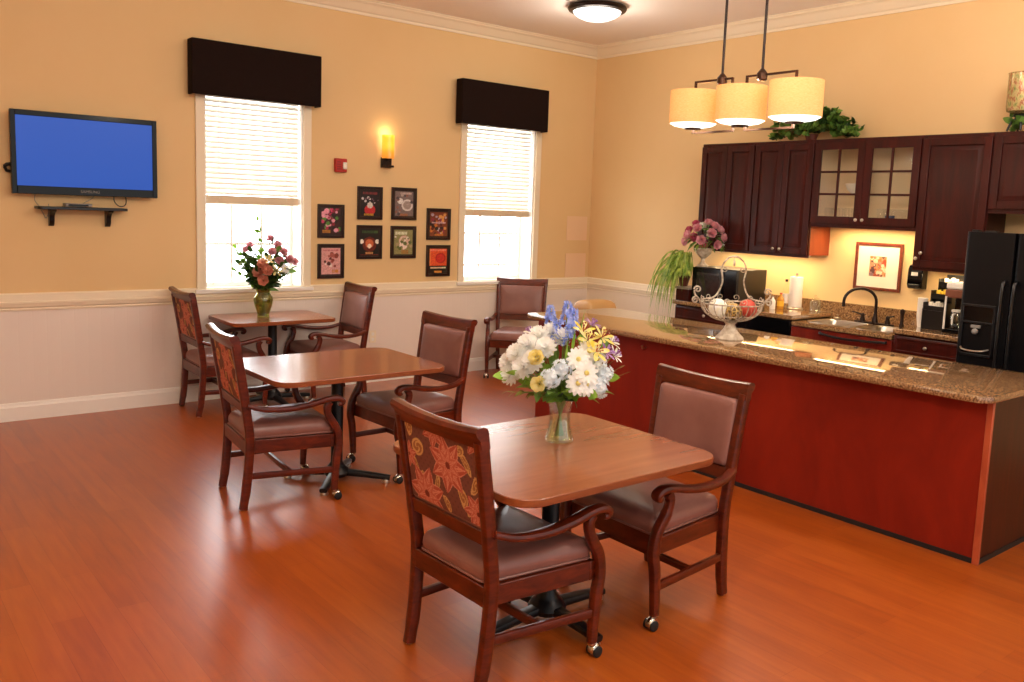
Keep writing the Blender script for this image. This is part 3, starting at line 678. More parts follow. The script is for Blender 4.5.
base_unit('base_cabinet', -1.95, -2.70, 0.905, 'dark cherry base cabinet with drawer at the corner end under the microwave', [(0.765, 0.892, 'drawer', 1), (0.112, 0.755, 'door', 2)])
sk = base_unit('sink_cabinet', -3.275, -4.20, 0.865, 'reddish cherry sink cabinet with plain front and dark curved bar', [(0.70, 0.855, 'panel', 1), (0.112, 0.69, 'door', 2)], mat=wood('sink_front_wood', '#5c160e', '#7e2416', (12, 12, 2), 0.3, 0.2))
base_unit('base_cabinet', -4.205, -4.735, 0.915, 'dark cherry base cabinet with drawer beside the refrigerator', [(0.765, 0.90, 'drawer', 1), (0.112, 0.755, 'door', 1)])
m = MB(); m.tube(bez([(XF - 0.02, -3.56, 0.835), (XF - 0.05, -3.60, 0.83), (XF - 0.06, -3.8, 0.815), (XF - 0.05, -4.12, 0.83), (XF - 0.02, -4.15, 0.835)], 6), 0.011, 8)  # thin dark bar bowed across the sink front below the counter
obj('curved_bar', m, M['black_metal'], sk)
dw = thing('dishwasher', 'black dishwasher between the drawer cabinet and the sink cabinet', 'dishwasher', (-0.31, -2.99, 0))
obj('tub', MB().box(XF + 0.02, -0.03, -3.27, -2.705, 0.08, 0.90), M['black'], dw)
obj('door', MB().box(XF - 0.02, XF + 0.019, -3.268, -2.708, 0.12, 0.76), M['fridge'], dw, bevel=0.006)
obj('control_panel', MB().box(XF - 0.022, XF + 0.019, -3.268, -2.708, 0.765, 0.90), M['black_gloss'], dw, bevel=0.006)
m = MB(); m.tube([(XF - 0.022, -3.16, 0.735), (XF - 0.05, -3.14, 0.735), (XF - 0.05, -2.84, 0.735), (XF - 0.022, -2.82, 0.735)], 0.009, 8); obj('handle', m, M['black'], dw)

# stone counters
def slab(name, poly, z0, z1, label, rad=0.0, bevel=0.006):
    m = MB(); m.prism(roundpoly(poly, rad, 8), z0, z1); cx = sum(p[0] for p in poly) / len(poly); cy = sum(p[1] for p in poly) / len(poly)
    return tag(obj(name, m, M['granite'], at=(cx, cy, z0), bevel=bevel), label, 'countertop')
slab('countertop', [(-0.035, -3.29), (-0.035, -1.93), (-0.66, -1.93), (-0.66, -3.29)][::-1], 0.906, 0.945, 'brown granite counter slab under the microwave')
slab('countertop', [(-0.035, -4.755), (-0.035, -4.20), (-0.65, -4.20), (-0.65, -4.755)][::-1], 0.916, 0.955, 'brown granite counter slab holding the coffee things beside the refrigerator')
B1, B2 = (-3.80, -3.38), (-4.14, -3.86)      # the two basins (y ranges): first is larger
m = MB(); zt, zb = 0.900, 0.866
bas = ((-3.77, -3.37), (-4.13, -3.83)); bx = (-0.55, -0.17)
m.box(-0.655, bx[0], -4.199, -3.292, zb, zt); m.box(bx[1], -0.035, -4.199, -3.292, zb, zt)
for a, b in ((-4.199, bas[1][0]), (bas[1][1], bas[0][0]), (bas[0][1], -3.292)): m.box(bx[0], bx[1], a, b, zb, zt)
tag(obj('countertop', m, M['granite'], at=(-0.34, -3.745, zb)), 'lower brown granite counter slab around the sink', 'countertop')
sn = thing('kitchen_sink', 'double stainless steel sink sunk in the lower granite slab', 'sink', (-0.36, -3.75, 0.72))
for a, b in bas:
    m = MB(); P = [(bx[0], a), (bx[1], a), (bx[1], b), (bx[0], b)]
    def ring(i, z, r=0.06): return [(x, y, z) for x, y in roundpoly(inset(P, i), max(0.012, r - i * 0.3), 6)]
    m.loft([ring(0.003, 0.9005, 0.06), ring(-0.016, 0.9005), ring(-0.016, 0.9045), ring(0.004, 0.904), ring(0.010, 0.896), ring(0.018, 0.77), ring(0.05, 0.742), ring(0.12, 0.738)], cap0=False)
    obj('basin', m, M['steel'], sn)
m = MB()
m.box(-0.034, -0.001, -3.29, -1.93, 0.945, 1.045); m.box(-0.034, -0.001, -4.20, -3.29, 0.90, 1.045); m.box(-0.034, -0.001, -4.755, -4.20, 0.955, 1.045)
tag(obj('backsplash', m, M['granite'], at=(-0.017, -3.3, 0.9)), 'low brown granite backsplash running along the wall behind the counters', 'backsplash')
fa = thing('faucet', 'dark bronze gooseneck faucet with two lever handles behind the sink', 'faucet', (-0.10, -3.745, 0.90))
m = MB(); m.prism(roundpoly([(-0.135, -3.92), (-0.075, -3.92), (-0.075, -3.56), (-0.135, -3.56)], 0.028), 0.9005, 0.914); obj('deck_plate', m, M['bronze_dark'], fa, bevel=0.003)
m = MB(); m.lathe([(0.026, 0.914), (0.026, 0.935), (0.018, 0.96), (0.015, 0.99)], (-0.10, -3.745, 0), 16)
gn = [(-0.10, -3.745, 0.98)] + [(-0.10 - 0.115 + 0.115 * math.cos(a), -3.745 + (0.085 - 0.085 * math.cos(a)), 1.09 + 0.115 * math.sin(a)) for a in [PI * k / 14 for k in range(15)]] + [(-0.33, -3.575, 1.045)]
m.tube(gn, [0.013] * (len(gn) - 1) + [0.015], 12); obj('spout', m, M['bronze_dark'], fa)
for y, dy in ((-3.63, 0.055), (-3.86, -0.055)):
    m = MB(); m.lathe([(0.024, 0.914), (0.022, 0.93), (0.015, 0.955), (0.018, 0.968), (0.010, 0.982), (0.001, 0.985)], (-0.10, y, 0), 14)
    m.tube([(-0.10, y, 0.968), (-0.13, y + dy * 0.8, 0.985), (-0.145, y + dy * 1.4, 0.99)], [0.008, 0.006, 0.007], 8); obj('handle', m, M['bronze_dark'], fa)
m = MB(); m.lathe([(0.02, 0.9005), (0.02, 0.92), (0.013, 0.94), (0.014, 1.0), (0.02, 1.03), (0.018, 1.05), (0.006, 1.058)], (-0.10, -3.985, 0), 14)
tag(obj('side_sprayer', m, M['bronze_dark'], at=(-0.10, -3.985, 0.90)), 'dark bronze sink sprayer standing beside the faucet', 'sprayer')
st = thing('sink_strainer', 'small steel strainer on the counter at the far corner of sink', 'strainer', (-0.115, -3.40, 0.90))
m = MB(); m.lathe([(0.034, 0.9005), (0.036, 0.915), (0.03, 0.92), (0.001, 0.918)], (-0.115, -3.40, 0), 18); obj('basket', m, M['steel'], st)
m = MB(); m.lathe([(0.006, 0.918), (0.006, 0.935), (0.013, 0.94), (0.001, 0.946)], (-0.115, -3.40, 0), 10); obj('knob', m, M['steel'], st)
# framed art above the sink
p = thing('framed_art', 'framed small abstract picture with wide white mat above the sink', 'framed picture', (-0.01, -3.68, 1.185))
y0, y1, z0, z1 = -3.90, -3.468, 1.185, 1.598; b = 0.026; m = MB()
for q in ((y0, y0 + b, z0, z1), (y1 - b, y1, z0, z1), (y0 + b, y1 - b, z0, z0 + b), (y0 + b, y1 - b, z1 - b, z1)): m.box(-0.026, -0.001, q[0], q[1], q[2], q[3])
obj('frame', m, M['art_frame'], p, bevel=0.003)
obj('mat_board', MB().box(-0.014, -0.006, y0 + b, y1 - b, z0 + b, z1 - b), M['mat_board'], p)
fn = blobs(9, '#c98a5a', [(R.uniform(0, 1), R.uniform(0, 1), R.uniform(0.06, 0.15), R.choice(['#a84a2c', '#e0b482', '#7a3c30', '#d88a6a', '#8a6a6c', '#e8cba8', '#b86a34', '#5c3a3a'])) for _ in range(60)])
m, ccol = paint_grid(-3.76, -3.605, 1.305, 1.48, 0, 30, 34, fn)
m.xf(Matrix(((0, 1, 0, -0.0148), (1, 0, 0, 0), (0, 0, 1, 0), (0, 0, 0, 1)))); obj('picture', m, M['poster'], p, col=ccol)
# wall dispenser
dp = thing('wall_dispenser', 'black wall soap dispenser between the framed picture and the paper organizer', 'dispenser', (-0.06, -4.06, 1.23))
m = MB(); m.loft([[(x, y0, z) for x, z in ((-0.001, 1.23), (-0.08, 1.235), (-0.10, 1.27), (-0.095, 1.40), (-0.07, 1.435), (-0.001, 1.435))] for y0 in (-4.125, -3.995)]); obj('housing', m, M['black_gloss'], dp, bevel=0.01)
obj('window_label', MB().box(-0.1, -0.094, -4.085, -4.03, 1.345, 1.375), M['white'], dp)
obj('push_bar', MB().box(-0.115, -0.09, -4.11, -4.01, 1.245, 1.275), M['black'], dp, bevel=0.006)
# refrigerator
fr = thing('refrigerator', 'black side-by-side refrigerator with ice and water dispenser', 'refrigerator', (-0.4, -5.21, 0))
obj('cabinet_body', MB().box(-0.74, -0.04, -5.66, -4.765, 0.02, 1.725), M['fridge'], fr, bevel=0.006)
for ya, yb, nm in ((-4.768, -5.098, 'freezer_door'), (-5.106, -5.657, 'fridge_door')):
    m = MB(); P = roundpoly([(-0.745, yb), (-0.745, ya), (-0.815, ya), (-0.815, yb)][::-1], [0.001, 0.03, 0.03, 0.001], 5); m.prism(P, 0.12, 1.735)
    d = obj(nm, m, M['fridge'], fr, bevel=0.004)
    hy = -5.065 if nm == 'freezer_door' else -5.14
    m = MB(); m.tube(bez([(-0.815, hy, 1.40), (-0.855, hy, 1.37), (-0.862, hy, 1.2), (-0.862, hy, 0.75), (-0.855, hy, 0.58), (-0.815, hy, 0.55)], 5), 1.0, sect=rsect(0.03, 0.024, 0.4), up=(0, 1, 0)); obj('handle', m, M['black'], d)
    if nm == 'freezer_door':
        m = MB(); y0, y1, z0, z1 = -5.025, -4.79, 0.855, 1.225
        for q in ((y0, y0 + 0.016, z0, z1), (y1 - 0.016, y1, z0, z1), (y0, y1, z0, z0 + 0.02), (y0, y1, z1 - 0.016, z1), (y0, y1, 1.09, 1.105)): m.box(-0.828, -0.815, q[0], q[1], q[2], q[3])
        obj('dispenser_frame', m, M['black_metal'], d, bevel=0.003)
        obj('dispenser_panel', MB().box(-0.822, -0.815, y0 + 0.016, y1 - 0.016, 1.105, z1 - 0.016), M['black_gloss'], d)
        m = MB(); m.sphere((-0.835, -4.9, 1.035), 0.022, 14, 8); m.box(-0.84, -0.815, -4.93, -4.87, 1.06, 1.08); obj('dispenser_lever', m, M['grey'], d)
        m = MB(); m.tube(bez([(-0.83, -5.0, 0.915), (-0.87, -4.97, 0.905), (-0.875, -4.9, 0.90), (-0.87, -4.84, 0.905), (-0.83, -4.81, 0.915)], 5), 0.006, 8); obj('drip_tray', m, M['nickel'], d)
m = MB(); m.box(-0.75, -0.69, -4.82, -4.775, 1.726, 1.75); m.box(-0.75, -0.69, -4.94, -4.86, 1.726, 1.745); obj('hinge_cover', m, M['black'], fr, bevel=0.004)
obj('kick_grille', MB().box(-0.79, -0.745, -5.65, -4.775, 0.0, 0.10), M['black'], fr)
# microwave, box, urn, spider plant
mw = thing('microwave', 'black microwave oven on the granite counter under the corner cabinet', 'microwave', (-0.34, -2.47, 0.945))
obj('housing', MB().box(-0.575, -0.14, -2.64, -2.115, 0.955, 1.285), M['black'], mw, bevel=0.006)
obj('door', MB().box(-0.603, -0.576, -2.495, -2.117, 0.962, 1.28), M['black_gloss'], mw, bevel=0.004)
obj('door_window', MB().box(-0.6045, -0.603, -2.45, -2.17, 1.02, 1.235), flat('dark_window', '#2c2624', 0.12, 0, Coat_Weight=0.6), mw)
obj('control_panel', MB().box(-0.601, -0.576, -2.638, -2.50, 0.962, 1.28), M['black_gloss'], mw, bevel=0.004)
m = MB(); m.tube([(-0.603, -2.475, 1.24), (-0.625, -2.475, 1.23), (-0.625, -2.475, 1.01), (-0.603, -2.475, 1.0)], 0.009, 8); obj('handle', m, M['black'], mw)
m = MB()
for x in (-0.54, -0.17):
    for y in (-2.60, -2.15): m.lathe([(0.015, 0.9455), (0.015, 0.956)], (x, y, 0), 10)
obj('rubber_feet', m, M['rubber'], mw)
bb = thing('storage_box', 'small dark wooden box under the spider plant at the counter end', 'box', (-0.45, -2.02, 0.945))
obj('box_body', MB().box(-0.63, -0.25, -2.105, -1.945, 0.9455, 1.055), M['cab_wood'], bb, bevel=0.003)
obj('lid', MB().box(-0.64, -0.24, -2.108, -1.94, 1.056, 1.08), flat('grey_lid', '#8c7f70', 0.4), bb, bevel=0.004)

# ------------------------------------------------------------------ plant helpers
def blade(m, path, w, fold=0.25, roll=0.0):
    """a pointed leaf blade along a path; w = greatest width"""
    P = [Vector(p) for p in path]; k = len(P); rows = []
    for i, p in enumerate(P):
        t_ = (P[min(i + 1, k - 1)] - P[max(i - 1, 0)]).normalized(); sd = t_.cross(Vector((0, 0, 1)))
        sd = sd.normalized() if sd.length > 0.05 else Vector((0.7, 0.7, 0))
        if roll: sd = Matrix.Rotation(roll, 3, t_) @ sd
        nr = sd.cross(t_); u = i / (k - 1); ww = w * 0.5 * max(0.04, math.sin(PI * (0.06 + 0.94 * u) ** 0.75))
        rows.append((p - sd * ww + nr * ww * fold, p, p + sd * ww + nr * ww * fold))
    b = m.pts([q for r in rows for q in r])
    for i in range(k - 1):
        for j in (0, 1): a = b + i * 3 + j; m.face((a, a + 1, a + 4, a + 3))
def frame_of(n):
    n = Vector(n).normalized(); x = n.orthogonal().normalized(); return Matrix((x, n.cross(x), n)).transposed()
def petal_ring(m, c, n, cnt, L, w, rise, r0=0.0, rot=0.0, curl=0.0):
    """cnt petals round c, facing n"""
    F = frame_of(n); c = Vector(c)
    for k in range(cnt):
        a = rot + 2 * PI * k / cnt + random.uniform(-0.06, 0.06); d = Vector((math.cos(a), math.sin(a), 0)); e = Vector((-d.y, d.x, 0)); rows = []
        for u, ww in ((0, 0.25), (0.35, 0.9), (0.7, 1.0), (0.92, 0.6), (1.0, 0.12)):
            p = d * (r0 + (L - r0) * u) + Vector((0, 0, rise * u - curl * u * u))
            rows.append([c + F @ (p - e * w * 0.5 * ww), c + F @ (p + Vector((0, 0, -0.12 * w))), c + F @ (p + e * w * 0.5 * ww)])
        b = m.pts([q for r in rows for q in r])
        for i in range(4):
            for j in (0, 1): q = b + i * 3 + j; m.face((q, q + 1, q + 4, q + 3))
def flower(name, kind, c, n, label, cat, group, stem_path, mats, size=0.05, stem_r=0.0028, base=None):
    """one cut flower: stem > petals, centre; origin at the stem's foot"""
    f = thing(name, label, cat, stem_path[0], group=group)
    s_ = MB(); s_.tube(bez(stem_path + [Vector(c) - Vector(n).normalized() * 0.004], 5), stem_r, 6); obj('stem', s_, M['stem'], f)
    m = MB(); c = Vector(c); n = Vector(n).normalized()
    if kind == 'daisy':
        petal_ring(m, c, n, 13, size, size * 0.36, size * 0.10, 0.008); petal_ring(m, c + n * 0.004, n, 11, size * 0.82, size * 0.33, size * 0.2, 0.006, 0.2)
        obj('petals', m, mats[0], f)
        k = MB(); k.sphere(c + n * 0.007, size * 0.2, 10, 6, (1, 1, 1)); obj('flower_centre', k, mats[1], f)
    elif kind == 'mum':
        for i, (L, rs, cnt) in enumerate(((1, 0.0, 12), (0.95, 0.25, 12), (0.8, 0.5, 11), (0.6, 0.62, 9), (0.36, 0.6, 7))):
            petal_ring(m, c + n * 0.004 * i, n, cnt, size * L, size * 0.34, size * rs, 0.003, i * 0.37, -size * 0.12)
        obj('petals', m, mats[0], f)
    elif kind == 'rose':
        for i, (L, rs, cnt) in enumerate(((1, 0.45, 6), (0.85, 0.85, 6), (0.6, 1.0, 5), (0.35, 1.0, 4))):
            petal_ring(m, c - n * size * 0.25, n, cnt, size * L, size * 0.85, size * rs, 0.002, i * 0.5, -size * 0.25)
        obj('petals', m, mats[0], f)
    elif kind == 'lily':
        petal_ring(m, c, n, 3, size, size * 0.38, size * 0.55, 0.004, 0, size * 0.25); petal_ring(m, c, n, 3, size * 0.95, size * 0.3, size * 0.55, 0.004, PI / 3, size * 0.25)
        obj('petals', m, mats[0], f)
        k = MB(); F = frame_of(n)
        for q in range(6):
            a = q * PI / 3 + 0.3; e = c + F @ Vector((math.cos(a) * size * 0.25, math.sin(a) * size * 0.25, size * 0.6)); k.tube([c, e], 0.0012, 5); k.sphere(e, 0.004, 6, 4)
        obj('stamens', k, mats[1], f)
    elif kind in ('cluster', 'spike'):
        for i in range(46 if kind == 'cluster' else 44):
            if kind == 'cluster':
                a = random.uniform(0, 2 * PI); z = random.uniform(-0.35, 1); r_ = math.sqrt(max(0, 1 - z * z))
                d = frame_of(n) @ Vector((r_ * math.cos(a), r_ * math.sin(a), z)); p = c + d * size * random.uniform(0.85, 1.0); q = size * 0.27
            else:
                u = (i % 11) / 10; a = i * 2.4; d = frame_of(n) @ Vector((math.cos(a), math.sin(a), 0.35)); p = c - n * size * 1.9 * (1 - u) + d * size * (0.52 - 0.30 * u) * random.uniform(0.8, 1.15); q = size * (0.30 - 0.10 * u); d = (d + V(random.uniform(-.5, .5), random.uniform(-.5, .5), random.uniform(-.3, .3))).normalized()
            petal_ring(m, p, d, 5, q, q * 0.62, q * 0.45, 0.0, random.random() * 2)
        obj('petals', m, mats[0], f)
        if kind == 'cluster': k = MB(); k.sphere(c, size * 0.72, 10, 7); obj('flower_centre', k, mats[1], f)
    return f
def leaf_sprig(name, root, tip, nleaf, L, w, mat, label, cat, group, droop=0.02, stemmat=None, spread=0.9):
    f = thing(name, label, cat, root[0], group=group)
    path = bez(root + [tip], 6); s_ = MB(); s_.tube(path, [0.0026 - 0.0014 * i / len(path) for i in range(len(path))], 6); obj('stem', s_, stemmat or M['stem'], f)
    m = MB(); k = len(path)
    for i in range(nleaf):
        u = 1.0 - 0.45 * i / max(1, nleaf - 1) if nleaf > 1 else 1.0
        p = path[min(k - 1, int(u * (k - 1)))]; a = random.uniform(0, 2 * PI) if i else None
        t_ = (path[-1] - path[-3]).normalized()
        d = (t_ + Vector((random.uniform(-spread, spread), random.uniform(-spread, spread), random.uniform(-0.5, 0.4)))).normalized() if i else t_
        l = L * random.uniform(0.75, 1.1)
        blade(m, [p + d * l * q + Vector((0, 0, -droop * q * q * (l / 0.06))) for q in (0, 0.2, 0.42, 0.65, 0.85, 1.0)], w * random.uniform(0.8, 1.1), 0.25, random.uniform(-1.3, 1.3))
    obj('foliage', m, mat, f)
    return f

# spider plant in a clay pot on the box
sp = thing('potted_spider_plant', 'spider plant with long arching leaves in a dark clay pot at the counter end', 'plant', (-0.565, -1.985, 1.0805))
PC = Vector((-0.565, -1.985, 1.0805))
m = MB(); m.lathe([(0.035, 0.0), (0.05, 0.06), (0.058, 0.085), (0.062, 0.088), (0.062, 0.105), (0.055, 0.106), (0.05, 0.09), (0.001, 0.088)], PC, 22); obj('pot', m, M['terracotta'], sp)
m = MB()
for i in range(190):
    a = random.gauss(2.62, 0.9) if i < 150 else random.uniform(0, 2 * PI)
    reach = random.uniform(0.10, 0.36); up = random.uniform(0.06, 0.25); drop = random.uniform(0.02, 0.42) if reach > 0.13 else random.uniform(-0.05, 0.15)
    d = Vector((math.cos(a), math.sin(a), 0)); o = PC + Vector((0, 0, 0.09)) + d * 0.02
    if d.x > 0.2: reach *= 0.5
    if d.y < -0.3: reach *= 0.35; drop = min(drop, 0.0)
    if i > 110: reach = random.uniform(0.06, 0.2); up = random.uniform(0.08, 0.26); drop = random.uniform(-0.08, 0.16); reach *= (0.4 if d.y < -0.3 else 1)
    dz = -drop
    blade(m, bez([o, o + d * reach * 0.35 + V(0, 0, up), o + d * reach * 0.8 + V(0, 0, up * 0.55 + dz * 0.3), o + d * reach + V(0, 0, dz)], 4), random.uniform(0.018, 0.03), 0.4, random.uniform(-0.7, 0.7))
obj('foliage', m, M['leaf_spider'], sp)

# faux flower urn on the microwave
UC = Vector((-0.51, -2.16, 1.2855))
ur = thing('flower_urn', 'pale stone urn of pink and crimson roses on top of the microwave', 'flower arrangement', UC)
m = MB(); m.lathe([(0.055, 0.0), (0.055, 0.012), (0.035, 0.025), (0.018, 0.05), (0.018, 0.075), (0.04, 0.095), (0.075, 0.13), (0.085, 0.165), (0.092, 0.17), (0.088, 0.176), (0.07, 0.165), (0.001, 0.15)], UC, 26); obj('urn_body', m, M['stone'], ur)
m = MB(); leaves = MB(); CC = UC + V(0, 0, 0.26)
for i in range(60):
    a = random.uniform(0, 2 * PI); z = random.uniform(-0.5, 1); r_ = math.sqrt(1 - z * z); d = V(r_ * math.cos(a), r_ * math.sin(a), z)
    p = CC + V(d.x * 0.14, d.y * 0.14, d.z * 0.12); L = random.uniform(0.05, 0.09)
    blade(leaves, [p + d * L * q + V(0, 0, -0.03 * q * q) for q in (0, 0.25, 0.5, 0.75, 1)], random.uniform(0.03, 0.045))
obj('foliage', leaves, M['leaf'], ur)
for i in range(17):
    a = i * 2.4; z = 1 - 1.35 * (i + 0.5) / 17; r_ = math.sqrt(max(0, 1 - z * z)); d = V(r_ * math.cos(a), r_ * math.sin(a), z); p = CC + V(d.x * 0.165, d.y * 0.165, d.z * 0.15)
    m = MB()
    for q, (L, rs, cnt) in enumerate(((1, 0.3, 6), (0.85, 0.7, 6), (0.6, 0.9, 5), (0.3, 0.95, 4))): petal_ring(m, p, d, cnt, 0.05 * L, 0.042, 0.05 * rs, 0.002, q * 0.5, -0.01)
    obj('rose', m, (M['p_pink'], M['p_rose'], M['p_pink'], M['p_cream'], M['p_pink'])[i % 5], ur)
m = MB()
for i in range(10):
    a = i * 0.63; m.tube([UC + V(0, 0, 0.15), CC + V(math.cos(a) * 0.08, math.sin(a) * 0.08, -0.01)], 0.003, 5)
obj('stems', m, M['stem'], ur)

# ivy on the cabinet top
def ivy(name, label, c, rx, ry, h, n, parts_pot=True):
    g = thing(name, label, 'plant', c)
    m = MB(); m.lathe([(0.04, 0.0), (0.055, 0.05), (0.058, 0.065), (0.05, 0.065), (0.001, 0.06)], c, 18); obj('pot', m, M['terracotta'], g)
    st_, lf, ld = MB(), MB(), MB(); c = Vector(c)
    for i in range(26):
        a = random.uniform(0, 2 * PI); r_ = math.sqrt(random.random()); e = c + V(math.cos(a) * rx * r_, math.sin(a) * ry * r_, max(0.015, h * (1 - 0.85 * r_ * r_) * random.uniform(0.5, 1.05)))
        pa = bez([c + V(0, 0, 0.08), c + (e - c) * 0.5 + V(0, 0, 0.10), e], 5); st_.tube(pa, 0.003, 5)
        for q in range(n):
            p = pa[random.randint(2, len(pa) - 1)] + V(random.uniform(-0.04, 0.04), random.uniform(-0.05, 0.05), random.uniform(-0.02, 0.045)); p.z = max(p.z, c.z + 0.012)
            d = V(random.uniform(-1, 0.6), random.uniform(-1, 1), random.uniform(-0.25, 0.8)).normalized(); L = random.uniform(0.055, 0.085)
            tgt = lf if random.random() < 0.6 else ld; rl = random.uniform(-1.4, 1.4)
            if p.z + d.z * L - 0.01 < c.z + 0.006: d.z = abs(d.z)
            # three-lobed ivy leaf
            for ang, k in ((0, 1.0), (0.75, 0.72), (-0.75, 0.72)):
                dd = (Matrix.Rotation(ang, 3, V(0.2, 0, 1).normalized()) @ d); blade(tgt, [p + dd * L * k * u for u in (0, 0.3, 0.6, 0.85, 1)], L * 0.6, 0.15, rl)
    obj('stems', st_, M['dry'], g); obj('foliage', lf, M['leaf'], g); obj('inner_foliage', ld, M['leaf_dark'], g)
    return g
ivy('ivy_plant', 'trailing green ivy plant on top of the cabinets beside the hanging lamp', (-0.17, -3.03, ZT), 0.14, 0.46, 0.27, 26)
ivy('ivy_plant', 'green ivy around the black lantern stand on the refrigerator cabinet top', (-0.17, -5.06, ZT), 0.14, 0.42, 0.13, 18)
la = thing('hurricane_lantern', 'mottled glass hurricane lantern on a black stand on the cabinet top', 'lantern', (-0.25, -4.82, ZT))
LC = (-0.25, -4.82, ZT)
m = MB(); m.lathe([(0.02, 0.13), (0.06, 0.135), (0.098, 0.15), (0.102, 0.18), (0.102, 0.42), (0.106, 0.425), (0.098, 0.425), (0.096, 0.18), (0.001, 0.15)], LC, 28); obj('glass_shade', m, M['mercury_glass'], la)
m = MB(); m.lathe([(0.045, 0.13), (0.05, 0.118), (0.03, 0.10), (0.02, 0.09)], LC, 16)
for k in range(4):
    a = k * PI / 2 + 0.5; m.tube(bez([V(*LC) + V(0, 0, 0.11), V(*LC) + V(math.cos(a) * 0.05, math.sin(a) * 0.05, 0.08), V(*LC) + V(math.cos(a) * 0.08, math.sin(a) * 0.08, 0.007)], 5), 0.008, 7)
obj('stand', m, M['black_metal'], la)
m = MB(); m.lathe([(0.04, 0.152), (0.04, 0.26), (0.001, 0.262)], LC, 16); obj('candle', m, flat('red_wax', '#a8443c', 0.5), la)

# small things on the counters
Zc = 0.9455
ph = thing('paper_towel_holder', 'round chrome paper towel holder on the counter beside the bottles', 'towel holder', (-0.14, -2.97, Zc))
PH = (-0.14, -2.97, Zc)
m = MB(); m.lathe([(0.075, 0), (0.078, 0.008), (0.07, 0.016), (0.01, 0.018)], PH, 28); obj('base', m, M['nickel'], ph)
m = MB(); m.lathe([(0.006, 0.016), (0.006, 0.315), (0.012, 0.32), (0.012, 0.33), (0.001, 0.337)], PH, 12); obj('pole', m, M['nickel'], ph)
m = MB(); m.lathe([(0.020, 0.02), (0.058, 0.02), (0.060, 0.024), (0.060, 0.296), (0.058, 0.30), (0.020, 0.30)], PH, 32, False, False); m.lathe([(0.020, 0.02), (0.020, 0.30)], PH, 32, False, False)
tag(obj('paper_towel_roll', m, M['paper'], at=(PH[0], PH[1], Zc + 0.02)), 'white paper towel roll standing on the chrome holder', 'paper towel')
def bottle(c, h, r, mats, label, cap):
    b = thing('bottle', label, 'bottle', c)
    m = MB(); m.lathe([(r * 0.9, 0), (r, 0.006), (r, h * 0.58), (r * 0.9, h * 0.66), (r * 0.4, h * 0.80), (r * 0.36, h * 0.92)], c, 20); obj('bottle_body', m, mats[0], b)
    m = MB(); m.lathe([(r * 0.42, h * 0.92), (r * 0.42, h), (0.001, h)], c, 14); obj('cap', m, cap, b)
    if len(mats) > 1: m = MB(); m.lathe([(r * 1.01, h * 0.18), (r * 1.015, h * 0.5)], c, 20, False, False); obj('paper_label', m, mats[1], b)
    return b
bottle((-0.17, -2.885, Zc), 0.27, 0.032, [M['clear_glass'], M['white']], 'tall clear bottle with dark cap beside the paper towel', M['bronze'])
bottle((-0.28, -2.91, Zc), 0.15, 0.030, [flat('amber_liquid', '#c98a2c', 0.2), flat('yellow_label', '#e8b52c', 0.6)], 'short amber bottle with yellow label before the tall clear bottle', M['red'])
bottle((-0.36, -2.88, Zc), 0.12, 0.026, [M['white']], 'small white bottle at the microwave corner', M['grey'])
j = thing('glass_jar', 'clear glass jar with round lid on the counter near the sink', 'jar', (-0.12, -3.17, Zc))
JC = (-0.12, -3.17, Zc)
m = MB(); m.lathe([(0.045, 0), (0.05, 0.005), (0.05, 0.09), (0.035, 0.105), (0.033, 0.105), (0.046, 0.088), (0.046, 0.008), (0.001, 0.007)], JC, 24); obj('jar_body', m, M['vase_glass'], j)
m = MB(); m.lathe([(0.038, 0.1055), (0.038, 0.113), (0.03, 0.12), (0.008, 0.125), (0.014, 0.138), (0.008, 0.148), (0.001, 0.15)], JC, 20); obj('lid', m, M['vase_glass'], j)
Zr = 0.9555
for k in range(12):
    z = Zr + k * 0.013
    m = MB(); m.lathe([(0.026, 0), (0.0375, 0.088), (0.039, 0.09), (0.0365, 0.09), (0.0252, 0.003), (0.001, 0.003)], (-0.33, -4.262, z), 20)
    tag(obj('paper_cup', m, M['paper'], at=(-0.33, -4.262, z)), 'white paper cup in the tall nested stack beside the black organizer', 'paper cup', 'nested paper cups by the sink')
og = thing('condiment_organizer', 'black tiered condiment organizer beside the white cup stack', 'organizer', (-0.26, -4.39, Zr))
m = MB(); ya, yb = -4.475, -4.315
m.box(-0.42, -0.06, yb, yb + 0.008, Zr, Zr + 0.16); m.box(-0.42, -0.06, ya, ya + 0.008, Zr, Zr + 0.16); m.box(-0.42, -0.412, ya + 0.008, yb, Zr, Zr + 0.15); m.box(-0.068, -0.06, ya + 0.008, yb, Zr, Zr + 0.42)
for (a, b, z) in ((-0.412, -0.30, 0.15), (-0.30, -0.19, 0.24), (-0.19, -0.068, 0.33)):
    m.box(a, b, ya + 0.008, yb, Zr + z - 0.008, Zr + z); m.box(a, a + 0.006, ya + 0.008, yb, Zr + z, Zr + z + 0.035); m.box(a, b, yb, yb + 0.008, Zr + 0.16, Zr + z + 0.06); m.box(a, b, ya, ya + 0.008, Zr + 0.16, Zr + z + 0.06)
obj('tier_rack', m, M['black'], og)
for r_, (xa, z, mt, lb) in enumerate(((-0.36, 0.15, M['paper'], 'white paper packet standing in the lowest tier of organizer'), (-0.25, 0.24, flat('yellow_paper', '#d8b83c', 0.7), 'yellow paper packet standing in the middle tier of organizer'), (-0.135, 0.33, M['paper'], 'white paper packet standing in the top tier of organizer'))):
    for k in range(5):
        y = ya + 0.024 + k * 0.0265; m = MB(); m.box(xa - 0.035, xa + 0.03, y - 0.003, y + 0.003, Zr + z + 0.001, Zr + z + 0.055 + 0.008 * ((k * 7) % 3)); q = obj('packet', m, mt, at=(xa, y, Zr + z + 0.001)); tag(q, lb, 'packet', 'packets in tier %s' % ('one', 'two', 'three')[r_])
